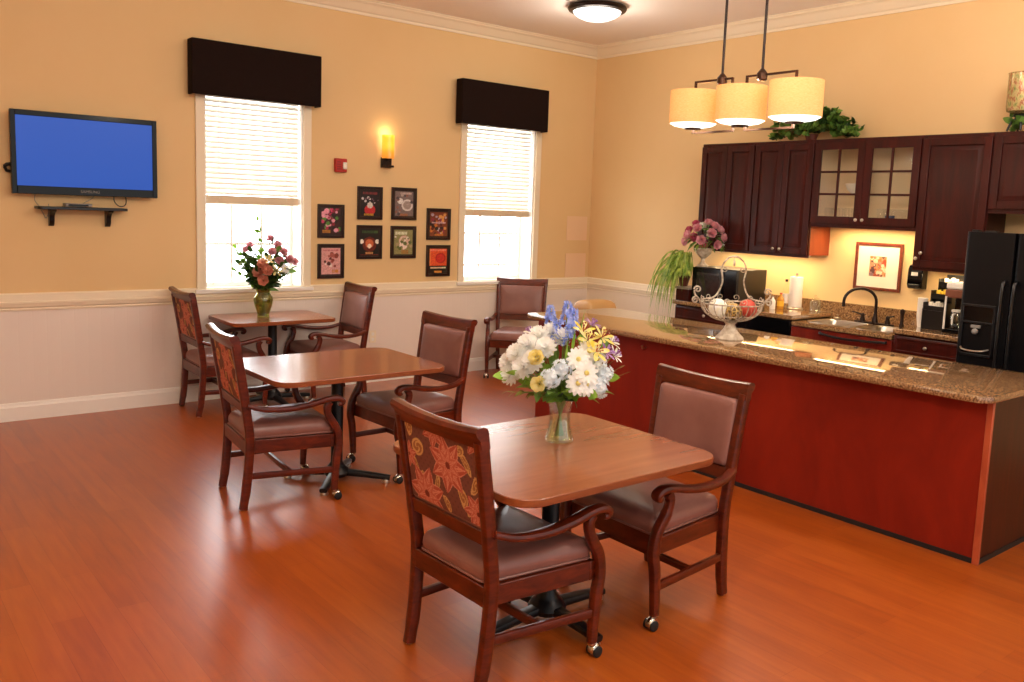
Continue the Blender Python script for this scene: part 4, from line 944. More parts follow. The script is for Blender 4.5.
cm = thing('coffee_maker', 'coffee maker with white lid and brown band beside the refrigerator', 'coffee maker', (-0.400, -4.585, Zr))
m = MB(); m.box(-0.500, -0.240, -4.655, -4.510, Zr, Zr + 0.035); m.box(-0.320, -0.240, -4.655, -4.510, Zr + 0.035, Zr + 0.27); obj('body', m, M['black_gloss'], cm, bevel=0.005)
m = MB(); m.box(-0.500, -0.240, -4.655, -4.510, Zr + 0.271, Zr + 0.335); obj('brew_head', m, flat('brown_plastic', '#7c4a38', 0.35), cm, bevel=0.008)
m = MB(); m.box(-0.495, -0.245, -4.653, -4.512, Zr + 0.336, Zr + 0.385); obj('lid', m, M['white'], cm, bevel=0.012)
m = MB(); m.lathe([(0.045, 0.037), (0.056, 0.06), (0.058, 0.12), (0.045, 0.16), (0.043, 0.16), (0.055, 0.12), (0.053, 0.062), (0.001, 0.04)], (-0.410, -4.582, Zr), 20); obj('carafe', m, M['vase_glass'], cm)
m = MB(); m.lathe([(0.047, 0.161), (0.047, 0.175), (0.001, 0.18)], (-0.410, -4.582, Zr), 20); m.tube([(-0.455, -4.582, Zr + 0.15), (-0.495, -4.582, Zr + 0.145), (-0.498, -4.582, Zr + 0.075), (-0.466, -4.582, Zr + 0.065)], 0.007, 8); obj('carafe_handle', m, M['white'], cm)
m = MB(); m.tube([(-0.505, -4.525, Zr + 0.03), (-0.505, -4.525, Zr + 0.28)], 0.008, 8); obj('side_post', m, M['white'], cm)

# ================================================================== ISLAND
il = thing('kitchen_island', 'long reddish cherry island base with lighter corner post under the granite top', 'kitchen island', (-2.0, -3.9, 0))
obj('carcass', MB().box(-2.47, -1.66, -5.70, -2.07, 0.0, 0.874), M['cab_wood'], il, smooth=False)
obj('front_panel', MB().box(-2.487, -2.471, -5.708, -2.07, 0.02, 0.874), M['island_wood'], il)
obj('end_panel', MB().box(-2.47, -1.64, -5.735, -5.701, 0.02, 0.874), M['cab_wood'], il)
obj('corner_post', MB().box(-2.494, -2.471, -5.742, -5.709, 0.0, 0.874), M['post_wood'], il, bevel=0.003)
m = MB(); m.box(-2.492, -2.4715, -5.708, -2.07, 0.0, 0.028); m.box(-2.470, -1.64, -5.741, -5.7015, 0.0, 0.028); obj('toe_strip', m, M['rubber'], il)
P = roundpoly([(-2.60, -5.755), (-1.585, -5.755), (-1.585, -2.02), (-2.60, -2.02)], [0.10, 0.10, 0.06, 0.06], 10)
m = MB()
m.loft([[(x, y, z) for x, y in inset(P, d)] for d, z in ((0.012, 0.875), (0.003, 0.878), (0.0, 0.884), (0.0, 0.906), (0.003, 0.912), (0.012, 0.915))])
tag(obj('countertop', m, M['granite'], at=(-2.1, -3.9, 0.875)), 'long polished granite island top with rounded corners', 'countertop')
tag(obj('island_hook', MB().tube([(-2.49, -3.30, 0.80), (-2.52, -3.30, 0.80), (-2.53, -3.30, 0.82)], 0.008, 8), M['nickel'], at=(-2.49, -3.30, 0.80)), 'small metal hook on the island panel under the granite edge', 'hook')
bn = thing('waste_bin', 'tan bin with rounded top standing beyond the far end of the island', 'bin', (-1.22, -1.46, 0))
m = MB(); Q = [(-1.41, -1.55), (-1.03, -1.55), (-1.03, -1.30), (-1.41, -1.30)]; tan = flat('tan_plastic', '#c79a62', 0.45)
m.loft([[(x, y, z) for x, y in roundpoly(inset(Q, d), 0.05, 6)] for d, z in ((0.03, 0.0), (0.0, 0.62), (0.0, 0.80))]); obj('bin_body', m, tan, bn)
m = MB(); m.loft([[(x, y, z) for x, y in roundpoly(inset(Q, d), 0.05, 6)] for d, z in ((-0.006, 0.801), (-0.006, 0.83), (0.004, 0.875), (0.03, 0.90), (0.07, 0.91))]); obj('lid', m, tan, bn)

# wire fruit bowl with three balls
BC = V(-2.17, -3.80, 0.9155)
wb = thing('wire_fruit_bowl', 'white iron wire compote bowl with tall scrolled handle on the island', 'bowl', BC)
m = MB(); m.lathe([(0.098, 0.0), (0.10, 0.008), (0.092, 0.02), (0.07, 0.04), (0.045, 0.075), (0.032, 0.105), (0.036, 0.112), (0.046, 0.12), (0.03, 0.126), (0.001, 0.126)], BC, 30); obj('pedestal', m, M['stone'], wb)
ax = V(0.72, -0.69, 0).normalized(); ay = V(0.69, 0.72, 0).normalized()
def bp_(u, t_):  # bowl meridian: u 0..1 from bottom to rim
    r_ = 0.03 + 0.185 * math.sin(u * PI / 2) ** 0.9; z = 0.128 + 0.125 * (1 - math.cos(u * PI / 2)) ** 0.9
    return BC + ax * (r_ * math.cos(t_) * 1.0) + ay * (r_ * math.sin(t_) * 0.86) + V(0, 0, z)
m = MB()
for k in range(22):
    t_ = 2 * PI * k / 22; m.tube([bp_(u / 8, t_) for u in range(9)], 0.0038, 6)
for u in (0.0, 0.5, 1.0): m.tube([bp_(u, 2 * PI * k / 32) for k in range(32)], 0.0034 if u < 1 else 0.005, 6, closed=True)
obj('wire_basket', m, M['iron'], wb)
def spiral(c, e1, e2, r0, turns, r, a0=0.0, n=26, dirn=1):
    m = MB(); m.tube([c + e1 * (r0 * (1 - 0.82 * k / n) * math.cos(a0 + dirn * turns * 2 * PI * k / n)) + e2 * (r0 * (1 - 0.82 * k / n) * math.sin(a0 + dirn * turns * 2 * PI * k / n)) for k in range(n + 1)], r, 6); return m
zz = V(0, 0, 1)
m = MB()
for k in range(12):
    t_ = 2 * PI * (k + 0.5) / 12; p = bp_(1.0, t_); tg = (bp_(1.0, t_ + 0.05) - bp_(1.0, t_ - 0.05)).normalized()
    q = spiral(p + zz * 0.028, tg, zz, 0.027, 1.2, 0.0026, -PI / 2, 20, 1 if k % 2 else -1); b = len(m.v); m.v += q.v; m.f += [tuple(i + b for i in f) for f in q.f]; m.mi += q.mi
obj('rim_scroll', m, M['iron'], wb)
for sg in (-1, 1):
    m = MB(); e = bp_(1.0, 0 if sg > 0 else PI)
    m.tube(bez([bp_(0.7, 0 if sg > 0 else PI), e + ax * sg * 0.015 + zz * 0.02, e + ax * sg * 0.045 + zz * 0.055, e + ax * sg * 0.05 + zz * 0.085], 6), 0.006, 8)
    for c_, r_, a_, dd in ((e + ax * sg * 0.028 + zz * 0.09, 0.026, 0 if sg > 0 else PI, sg), (e + ax * sg * 0.040 + zz * 0.015, 0.024, PI / 2, -sg)):
        q = spiral(c_, ax, zz, r_, 1.3, 0.006, a_, 22, dd); b = len(m.v); m.v += q.v; m.f += [tuple(i + b for i in f) for f in q.f]; m.mi += q.mi
    obj('end_scroll', m, M['iron'], wb)
m = MB(); T = BC + zz * 0.5
hp = [bp_(1.0, PI) + zz * 0.02, BC - ax * 0.12 + zz * 0.30, BC - ax * 0.075 + zz * 0.40, BC - ax * 0.085 + zz * 0.50, BC - ax * 0.05 + zz * 0.565, BC + ax * 0.0 + zz * 0.585, BC + ax * 0.05 + zz * 0.565, BC + ax * 0.085 + zz * 0.50, BC + ax * 0.075 + zz * 0.40, BC + ax * 0.12 + zz * 0.30, bp_(1.0, 0) + zz * 0.02]
m.tube(bez(hp, 6), 0.0062, 8)
for sg in (-1, 1):
    q = spiral(BC + ax * sg * 0.062 + zz * 0.495, ax, zz, 0.022, 1.2, 0.0035, 0 if sg > 0 else PI, 20, -sg); b = len(m.v); m.v += q.v; m.f += [tuple(i + b for i in f) for f in q.f]; m.mi += q.mi
m.lathe([(0.004, 0.515), (0.009, 0.525), (0.009, 0.55), (0.004, 0.56), (0.003, 0.585)], BC, 10)
obj('handle', m, M['iron'], wb)
def deco_ball(c, r, mat, mat2, label, ridges):
    b = thing('decorative_ball', label, 'ball', c - zz * r, group='decorative balls in the wire bowl')
    m = MB(); m.sphere(c, r, 24, 14); obj('ball', m, mat, b)
    m = MB()
    for k in range(ridges):
        a = PI * k / ridges; e = V(math.cos(a), math.sin(a), 0.15).normalized(); m.tube([c + (e * math.cos(q) + zz * math.sin(q)) * (r * 1.0) for q in [2 * PI * i / 24 for i in range(24)]], 0.0022, 5, closed=True)
    obj('wrapped_band', m, mat2, b)
t = MT('gold_lattice'); v = t.coords((1, 1, 1)); vo = t.n('TexVoronoi', {'Vector': v, 'Scale': 38.0}, feature='DISTANCE_TO_EDGE')
M['gold_ball'] = t.bsdf(t.ramp(vo.outputs['Distance'], [(0.05, H('#c9a860')), (0.14, H('#5c4420'))]), 0.4, 0.3)
deco_ball(BC - ax * 0.092 + zz * 0.215, 0.066, M['p_cream'], M['white'], 'white ribbed ball in the wire bowl', 6)
deco_ball(BC + ax * 0.012 - ay * 0.03 + zz * 0.198, 0.060, M['gold_ball'], M['nickel'], 'gold lattice ball in the middle of the wire bowl', 3)
deco_ball(BC + ax * 0.115 + zz * 0.222, 0.062, flat('coral_cloth', '#b8402f', 0.6), flat('coral_thread', '#d8806a', 0.5), 'coral red banded ball in the wire bowl', 6)
deco_ball(BC + ax * 0.0 + ay * 0.085 + zz * 0.205, 0.055, M['gold_ball'], M['nickel'], 'small gold ball behind the others in the wire bowl', 3)

# ================================================================== PENDANT
PX = -2.1
pd = thing('pendant_lamp', 'lit pendant of three cream drum shades hung by two rods over the island', 'pendant lamp', (PX, -3.72, ZC))
cy = (-3.29, -3.715, -4.155)
m = MB(); m.prism(roundpoly([(PX - 0.06, -3.98), (PX + 0.06, -3.98), (PX + 0.06, -3.42), (PX - 0.06, -3.42)], 0.01), ZC - 0.03, ZC - 0.001); obj('canopy', m, M['bronze'], pd)
for y in (-3.535, -3.875):
    m = MB(); m.tube([(PX, y, ZC - 0.03), (PX, y, 2.74)], 0.0095, 10); obj('rod', m, M['bronze_dark'], pd)
    m = MB(); m.lathe([(0.012, 0.05), (0.024, 0.035), (0.036, 0.02), (0.036, -0.02), (0.024, -0.032), (0.001, -0.034)], (PX, y, 2.735), 16); obj('coupling', m, M['bronze'], pd)
sq = rsect(0.014, 0.014, 0.1)
for a, b in ((cy[0], cy[1] + 0.08), (cy[1] - 0.03, cy[2])):
    m = MB(); m.box(PX - 0.008, PX + 0.008, b, a, 2.737, 2.751); m.box(PX - 0.008, PX + 0.008, a - 0.014, a, 2.66, 2.737); m.box(PX - 0.008, PX + 0.008, b, b + 0.014, 2.66, 2.737); obj('upper_arm', m, M['bronze'], pd)
for a, b in ((cy[0], cy[1] + 0.052), (cy[1] - 0.04, cy[2])):
    m = MB(); m.box(PX - 0.008, PX + 0.008, b, a, 2.372, 2.386); m.box(PX - 0.008, PX + 0.008, a - 0.014, a, 2.386, 2.412); m.box(PX - 0.008, PX + 0.008, b, b + 0.014, 2.386, 2.412); obj('lower_arm', m, M['bronze'], pd)
for y in cy:
    m = MB(); m.lathe([(0.172, 0.0), (0.175, 0.0), (0.175, 0.235), (0.172, 0.235)], (PX, y, 2.445), 48, False, False); m.lathe([(0.172, 0.235), (0.172, 0.0)], (PX, y, 2.445), 48, False, False)
    s_ = obj('drum_shade', m, M['shade'], pd)
    m = MB(); m.lathe([(0.170, 0.012), (0.168, 0.0), (0.14, -0.016), (0.09, -0.026), (0.001, -0.031)], (PX, y, 2.445), 48); obj('diffuser', m, M['diffuser'], s_)
    m = MB(); m.lathe([(0.058, -0.030), (0.062, -0.034), (0.058, -0.040), (0.001, -0.041)], (PX, y, 2.445), 24); obj('bottom_plate', m, M['bronze'], s_)
    m = MB(); m.sphere((PX, y, 2.57), 0.03, 12, 8); obj('bulb', m, M['bulb'], s_)
    point('pendant_light', (PX, y, 2.635), 9, (1.0, 0.84, 0.62), 0.04)
    area('pendant_down_light', (PX, y, 2.40), 0.30, 7, (1.0, 0.86, 0.66), shape='DISK')

# ================================================================== TABLES
ZT_ = 0.765
def table(cx, cy, rz, lx, ly, rbase, label, rad=0.11):
    t_ = thing('dining_table', label, 'table', (0, 0, 0), 0, None)
    m = MB(); P = roundpoly([(-lx / 2, -ly / 2), (lx / 2, -ly / 2), (lx / 2, ly / 2), (-lx / 2, ly / 2)], rad, 8)
    m.loft([[(x, y, z) for x, y in inset(P, d)] for d, z in ((0.006, ZT_ - 0.032), (0.001, ZT_ - 0.028), (0.0, ZT_ - 0.003))], cap1=False); obj('table_edge', m, M['table_edge'], t_)
    m = MB(); m.loft([[(x, y, z) for x, y in inset(P, d)] for d, z in ((0.0005, ZT_ - 0.003), (0.003, ZT_))], cap0=False); obj('table_top', m, M['table_wood'], t_)
    m = MB(); m.lathe([(0.055, 0.10), (0.038, 0.125), (0.038, ZT_ - 0.06), (0.06, ZT_ - 0.05), (0.06, ZT_ - 0.033)], (0, 0, 0), 28); m.box(-0.2, 0.2, -0.2, 0.2, ZT_ - 0.04, ZT_ - 0.0325); obj('column', m, M['black_metal'], t_)
    m = MB(); m.lathe([(0.07, 0.035), (0.085, 0.06), (0.07, 0.085), (0.055, 0.10), (0.001, 0.10)], (0, 0, 0), 24); obj('base_hub', m, M['black_metal'], t_)
    for k in range(4):
        a = rbase + k * PI / 2; d = V(math.cos(a), math.sin(a), 0); L = 0.345 if k % 2 == 0 else 0.32
        m = MB(); m.tube([d * 0.05 + V(0, 0, 0.058), d * 0.2 + V(0, 0, 0.048), d * L + V(0, 0, 0.034)], [1.0, 0.9, 0.75], sect=rsect(0.062, 0.04, 0.35), up=(0, 0, 1))
        l = obj('base_foot', m, M['black_metal'], t_)
        m = MB(); m.lathe([(0.024, 0.0), (0.026, 0.01), (0.02, 0.024), (0.001, 0.026)], d * (L - 0.025), 14); obj('leveler', m, M['nickel'], l)
    t_.location = (cx, cy, 0); t_.rotation_euler = (0, 0, rz)
    return t_
table(-4.75, -4.885, 0.0, 1.11, 0.95, 0.03, 'wooden pedestal table under the vase of white daisies and blue spikes')
table(-4.635, -2.66, 0.0, 1.135, 0.88, -0.72, 'bare wooden pedestal table between the two tables with flowers')
table(-4.11, -0.395, 0.0, 0.93, 0.66, 0.0, 'small wooden pedestal table below the window with green glass vase', 0.08)

# ================================================================== CHAIRS
def petal_at(dx, dy, R_, n, rot):
    """(inside?, along 0..1, across -1..1) of the nearest of n pointed petals"""
    r = math.hypot(dx, dy)
    if r > R_: return None
    a = (math.atan2(dy, dx) + rot) % (2 * PI / n) - PI / n
    t_ = r * math.cos(a) / R_; w = r * math.sin(a) / R_
    half = 0.30 * math.sin(PI * min(1, max(0, t_)) ** 0.75) ** 0.9 if 0 < t_ < 1 else 0
    return (t_, w / half) if half > 0 and abs(w) < half else None
def tapestry(u, v):
    x, y = u * 0.43, v * 0.30; c = H('#744438')
    if math.sin(x * 210) * math.sin(y * 190) > 0.55: c = H('#683b32')
    for cx, cy, w, h, rot in ((0.08, 0.215, 0.040, 0.034, 0.2), (0.050, 0.135, 0.014, 0.055, 0.45), (0.085, 0.10, 0.012, 0.03, -0.5), (0.37, 0.225, 0.014, 0.055, 0.6), (0.345, 0.265, 0.026, 0.02, 0.2), (0.335, 0.085, 0.022, 0.045, 0.3), (0.375, 0.05, 0.013, 0.035, -0.5), (0.185, 0.10, 0.014, 0.045, -0.4), (0.41, 0.15, 0.016, 0.04, -0.4), (0.02, 0.275, 0.022, 0.03, 0.5), (0.235, 0.03, 0.016, 0.035, 0.4)):
        dx, dy = x - cx, y - cy; ca, sa = math.cos(rot), math.sin(rot); p, q = (dx * ca + dy * sa) / w, (-dx * sa + dy * ca) / h; p -= 0.5 * (1 - q * q) * (1 if w < h else 0); d = math.hypot(p, q)
        if d < 1: c = H('#d0a566') if (d > 0.74 or math.sin(9 * d + 2 * math.atan2(q, p)) > 0.45) else H('#9c663c')
    for cx, cy, R_, n, rot in ((0.27, 0.19, 0.115, 7, 0.4), (0.11, 0.035, 0.12, 7, 1.0), (0.19, 0.305, 0.075, 6, 0.1), (0.42, 0.045, 0.08, 7, 0.9), (0.43, 0.315, 0.06, 6, 0.6), (0.01, 0.17, 0.06, 6, 0.2)):
        for k, (f, rr) in enumerate(((1.0, rot), (0.62, rot + PI / n))):
            q = petal_at(x - cx, y - cy, R_ * f, n, rr)
            if q:
                t_, w = q; vein = abs(w) < 0.10 or abs(abs(w) - 0.55 * (1 - t_)) < 0.07
                c = H('#d58d74') if (abs(w) > 0.80 or vein) else H('#b2533f' if k == 0 else '#c06650')
        if math.hypot(x - cx, y - cy) < R_ * 0.12: c = H('#7a2c22')
    return c
def chair_proto():
    t_ = thing('dining_armchair', 'x', 'chair', (0, 0, 0), 0, 'leather and tapestry armchairs'); cw = M['chair_wood']
    def back_x(z): return -0.232 - 0.088 * max(0, (z - 0.42) / 0.60) ** 1.15
    def half(z): return 0.236 + 0.024 * max(0, (z - 0.1) / 0.92)
    for sg in (-1, 1):
        path = [V(-0.268, sg * half(0), 0.006), V(-0.250, sg * half(.12), .12), V(-0.236, sg * half(.28), .28)] + [V(back_x(z), sg * half(z), z) for z in (0.42, 0.55, 0.70, 0.85, 0.965)]
        m = MB(); m.tube(bez(path, 4), [0.92] * 3 + [1.0] * (len(bez(path, 4)) - 3), sect=rsect(0.050, 0.040, 0.25), up=(0, 1, 0)); lg = obj('leg', m, cw, t_)
        m = MB(); m.lathe([(0.014, 0.0), (0.016, 0.004), (0.012, 0.008)], (-0.268, sg * half(0), 0), 12); obj('glide', m, M['nickel'], lg)
    # front legs that carry on up as arm posts, on casters
    for sg in (-1, 1):
        path = [V(0.258, sg * 0.288, 0.062), V(0.262, sg * 0.288, 0.15), V(0.270, sg * 0.288, 0.26), V(0.284, sg * 0.287, 0.345), V(0.270, sg * 0.288, 0.43), V(0.222, sg * 0.292, 0.51), V(0.205, sg * 0.294, 0.57), V(0.222, sg * 0.294, 0.603)]
        pp = bez(path, 4); m = MB(); m.tube(pp, [0.82 + 0.18 * min(1, i / 8) - (0.12 if i > 20 else 0) for i in range(len(pp))], sect=rsect(0.046, 0.042, 0.3), up=(0, 1, 0)); lg = obj('leg', m, cw, t_)
        cx, cy = 0.262, sg * 0.288
        m = MB(); m.lathe([(0.017, 0.052), (0.018, 0.064), (0.008, 0.066)], (cx - 0.003, cy, 0), 12); m.tube([(cx, cy, 0.056), (cx + 0.01, cy, 0.04), (cx + 0.012, cy, 0.026)], 0.007, 7)
        hood = MB(); hood.sphere((0, 0, 0), 0.029, 14, 8); hood.v = [(cx + 0.012 + x * 0.98, cy + y * 0.92, 0.030 + z * 0.98 if z > -0.012 else 0.030 - 0.012) for x, y, z in hood.v]
        b = len(m.v); m.v += hood.v; m.f += [tuple(i + b for i in f) for f in hood.f]; m.mi += hood.mi
        cs = obj('caster', m, M['chrome'], lg)
        for q in (-1, 1):
            m = MB(); m.lathe([(0.001, -0.007), (0.018, -0.007), (0.0235, -0.004), (0.0235, 0.004), (0.018, 0.007), (0.001, 0.007)], (0, 0, 0), 18)
            m.xf(Matrix.Translation((cx + 0.013, cy + q * 0.020, 0.0238)) @ Matrix.Rotation(PI / 2, 4, 'X')); obj('wheel', m, M['rubber'], lg)
    # arms with scrolled fronts
    for sg in (-1, 1):
        path = bez([V(back_x(.62) + 0.01, sg * 0.268, 0.617), V(-0.16, sg * 0.285, 0.592), V(-0.03, sg * 0.297, 0.585), V(0.10, sg * 0.302, 0.600), V(0.205, sg * 0.302, 0.622), V(0.268, sg * 0.302, 0.624), V(0.298, sg * 0.302, 0.606), V(0.290, sg * 0.302, 0.588), V(0.272, sg * 0.302, 0.590)], 4)
        n = len(path); m = MB(); m.tube(path, [0.8 + 0.2 * min(1, i / 10) - (0.35 * max(0, (i - n + 9) / 8)) for i in range(n)], sect=rsect(0.034, 0.052, 0.4), up=(0, 1, 0)); obj('arm', m, cw, t_)
    # crest rail, rolled back along its top and dipping a little
    m = MB(); L = []; n = 16
    for i in range(n + 1):
        y = -0.282 + 0.564 * i / n; k = abs(y) / 0.282; zt = 1.024 - 0.012 * (1 - k * k) ; bow = -0.012 * (1 - k * k)
        sec = [(back_x(0.942) + 0.020, 0.942), (back_x(0.96) + 0.021, 0.96), (back_x(1.0) + 0.020, zt - 0.022), (back_x(1.0) + 0.014, zt - 0.006), (back_x(1.0) - 0.004, zt), (back_x(1.0) - 0.026, zt - 0.004), (back_x(1.0) - 0.036, zt - 0.018), (back_x(1.0) - 0.030, zt - 0.034), (back_x(0.96) - 0.020, zt - 0.05), (back_x(0.942) - 0.018, 0.942)]
        L.append([(x + bow, y, z) for x, z in sec])
    m.loft(L); obj('crest_rail', m, cw, t_)
    def rail(z0, z1, dx, w=0.218): 
        m = MB(); m.loft([[(back_x(z0) + dx, y, z0), (back_x(z1) + dx, y, z1), (back_x(z1) - dx, y, z1), (back_x(z0) - dx, y, z0)] for y in (-half(z0) + 0.019, half(z0) - 0.019)]); return m
    obj('back_rail', rail(0.565, 0.624, 0.017), cw, t_, bevel=0.004)
    # upholstered back: leather to the front, tapestry behind
    def pad(P, d, dx): return [(back_x(z) + dx, y, z) for y, z in rinset(P, d, 0.022, 5)]
    P = [(-0.234, 0.625), (0.234, 0.625), (0.240, 0.940), (-0.240, 0.940)]
    m = MB(); m.loft([pad(P, 0.0, -0.008), pad(P, 0.0, 0.014), pad(P, 0.004, 0.024), pad(P, 0.014, 0.031), pad(P, 0.04, 0.036), pad(P, 0.09, 0.040)]); obj('backrest', m, M['leather'], t_)
    m = MB(); nx, nz = 150, 104; z0, z1 = 0.636, 0.941
    m.grid(nx, nz, lambda u, v: (back_x(z0 + (z1 - z0) * v) - 0.012 - 0.008 * (1 - (2 * u - 1) ** 4) * (1 - (2 * v - 1) ** 4), 0.226 - 0.452 * u, z0 + (z1 - z0) * v))
    obj('tapestry_back', m, M['tapestry'], t_, col=[tapestry(i / nx, j / nz) for j in range(nz + 1) for i in range(nx + 1)])
    # seat frame and cushion
    T = [(-0.258, -0.236), (0.262, -0.288), (0.262, 0.288), (-0.258, 0.236)]
    m = MB()
    def side(a, b, th, z0, z1):
        a, b = Vector(a), Vector(b); d = (b - a).normalized(); nrm = Vector((-d.y, d.x)); q = [a, b, b + nrm * th, a + nrm * th]; m.prism([(p.x, p.y) for p in q], z0, z1)
    I = inset(T, 0.004)
    for i in range(4): side(I[i], I[(i + 1) % 4], 0.026, 0.325, 0.405)
    m.prism(inset(T, 0.028), 0.385, 0.402)
    obj('seat_frame', m, cw, t_, bevel=0.004)
    Cq = [(-0.240, -0.208), (0.262, -0.268), (0.262, 0.268), (-0.240, 0.208)]
    def cu(d, z): return [(x, y, z) for x, y in rinset(Cq, d, 0.035)]
    m = MB(); m.loft([cu(0.012, 0.4055), cu(0.0, 0.412), cu(-0.006, 0.435), cu(-0.003, 0.458), cu(0.010, 0.478), cu(0.032, 0.490), cu(0.075, 0.500), cu(0.14, 0.506)]); obj('seat', m, M['leather'], t_)
    m = MB(); m.tube([(x, y, 0.413) for x, y in rinset(Cq, -0.004, 0.035)], 0.005, 6, closed=True); obj('piping', m, M['leather'], t_)
    # stretchers
    for sg in (-1, 1):
        m = MB(); m.tube([V(-0.246, sg * 0.240, 0.198), V(0.262, sg * 0.288, 0.188)], 1.0, sect=rsect(0.036, 0.022, 0.2), up=(0, 1, 0)); obj('stretcher', m, cw, t_)
    m = MB(); m.tube([V(0.0, -0.255, 0.192), V(0.0, 0.255, 0.192)], 1.0, sect=rsect(0.022, 0.034, 0.2), up=(0, 0, 1)); obj('stretcher', m, cw, t_)
    return t_
proto = chair_proto()
seats = [(-5.082, -4.959, 0.021, 'armchair showing its floral tapestry back at the table with white daisies'),
         (-4.172, -4.940, 3.131, 'armchair with pinkish leather back facing the daisy table, beside the island'),
         (-5.039, -2.668, -0.107, 'armchair with tapestry back turned away at the bare middle table'),
         (-4.079, -2.621, 3.199, 'armchair with brown leather back at the far side of the bare middle table'),
         (-4.546, -0.375, -0.028, 'armchair with tapestry back at the small table under the window'),
         (-3.560, -0.345, 3.105, 'armchair with dark leather back at the small table under the framed prints'),
         (-1.395, -0.435, -2.347, 'lone armchair against the wall under the second window, facing the room')]
for i, (x, y, a, lb) in enumerate(seats):
    o = proto if i == 0 else copy_tree(proto)
    o.location = (x, y, 0); o.rotation_euler = (0, 0, a); o['label'] = lb

# ================================================================== FLOWERS ON THE TABLES
def vase(c, prof, matl, label, water=None, name='flower_vase'):
    v_ = thing(name, label, 'vase', c); m = MB(); t_ = 0.004
    inn = [(max(0.001, r_ - t_), z) for r_, z in reversed(prof) if z > 0.012] + [(prof[0][0] * 0.8, 0.014), (0.001, 0.012)]
    m.lathe([(0.001, 0.0)] + prof + inn, c, 36, False, False); obj('glass_body', m, matl, v_)
    if water:
        m = MB(); W_ = [(max(0.001, r_ - t_ - 0.0008), z) for r_, z in prof if 0.012 < z < water]; m.lathe([(W_[0][0] * 0.98, 0.0146)] + W_ + [(0.001, W_[-1][1])], c, 30); obj('water', m, M['water'], v_)
    return v_
VC = V(-4.645, -4.80, ZT_ + 0.0008)
vase(VC, [(0.060, 0.0), (0.064, 0.006), (0.062, 0.02), (0.053, 0.055), (0.047, 0.095), (0.047, 0.13), (0.053, 0.17), (0.062, 0.20), (0.064, 0.205)], M['vase_glass'], 'clear flared glass vase of white daisies standing on the wooden table', 0.12)
rt = V(0.775, -0.632, 0).normalized(); fw = V(0.632, 0.775, 0).normalized()
def at_(px, py, dep, c0=(558, 443), s=236.0): return VC + rt * ((px - c0[0]) / s) + zz * ((c0[1] - py) / s) + fw * dep
def stempath(c, rimz, base, spread=0.03):
    d = Vector(c) - base; h = V(d.x, d.y, 0); hl = max(0.001, h.length); k = min(1.0, hl / 0.2)
    b0 = base - h.normalized() * spread * 0.7 * k + zz * 0.022; b1 = base + h.normalized() * 0.036 * k + zz * rimz
    return [b0, b1]
G = 'cut flowers in the daisy vase'
def put(kind, px, py, dep, size, mats, label, cat='flower', name=None, nz=0.55, grp=None):
    c = at_(px, py, dep); d = c - (VC + zz * 0.30); n = V(d.x, d.y, d.z) * 1.0 + (-fw) * 0.10 + zz * nz * 0.1
    if kind == 'spike': n = V(d.x * 0.5, d.y * 0.5, 0.3)
    return flower(name or 'flower', kind, c, n, label, cat, grp or G, stempath(c, 0.20, VC), mats, size)
wm = 'white chrysanthemum head in the curved bank on the side toward the middle table'
for px, py, dp in ((506, 361, -.05), (513, 350, -.10), (523, 341, -.08), (534, 335, -.02), (547, 333, .04), (558, 337, .0), (507, 370, -.10), (519, 361, -.15), (528, 354, -.16), (540, 343, -.10)):
    put('mum', px, py, dp, 0.052, [M['p_white']], wm, name='white_chrysanthemum')
for (px, py, dp), lb in zip(((531, 349, -.19), (534, 374, -.20), (543, 352, .0)), ('yellow rose between the white chrysanthemums', 'yellow rosebud low over the vase leaves', 'yellow rose half hidden behind white chrysanthemums')):
    put('rose', px, py, dp, 0.036, [M['p_yellow']], lb, name='yellow_rose')
for px, py, dp in ((572, 350, -.16), (583, 344, -.10), (580, 362, -.19), (572, 372, -.20), (581, 373, -.19), (592, 352, -.08)):
    put('daisy', px, py, dp, 0.055, [M['p_white'], M['p_lily']], 'open white daisy on the island side of the bouquet', name='white_daisy')
for px, py, dp in ((545, 368, -.20), (556, 360, -.17), (595, 378, -.15), (599, 366, -.08)):
    put('cluster', px, py, dp, 0.042, [M['p_paleblue'], M['p_paleblue']], 'pale blue-white hydrangea cluster low in the bouquet', name='hydrangea')
for px, py, dp in ((544, 306, .10), (562, 300, .06), (570, 309, .12), (551, 320, .02), (565, 318, -.02)):
    put('spike', px, py, dp, 0.050, [M['p_blue']], 'blue flower spike at the top of the bouquet', name='blue_flower_spike')
for px, py, dp in ((578, 326, -.02), (597, 331, -.04), (590, 343, -.12), (582, 333, -.08)):
    put('lily', px, py, dp, 0.060, [M['p_lily'], M['p_red']], 'pale yellow lily facing the island', name='yellow_lily')
for px, py, dp in ((609, 338, .02), (611, 350, -.02), (602, 346, -.06), (588, 322, .06), (525, 332, .04)):
    put('lily', px, py, dp, 0.046, [M['p_purple'] if px in (588, 602) else M['p_cream'], M['p_purple']], 'mauve and cream alstroemeria at the bouquet edge', name='alstroemeria')
for px, py, dp in ((568, 338, -.05), (571, 343, -.09)):
    put('cluster', px, py, dp, 0.022, [M['p_red'], M['p_red']], 'small rust red flower in the middle of bouquet', name='red_flower')
def sprig(px, py, dp, n, L, w, mat, label, name='leaf_sprig', droop=0.02, sm=None, grp=G, spread=0.9):
    c = at_(px, py, dp); p = stempath(c, 0.20, VC); return leaf_sprig(name, p, c, n, L, w, mat, label, 'leaf sprig', grp, droop, sm, spread)
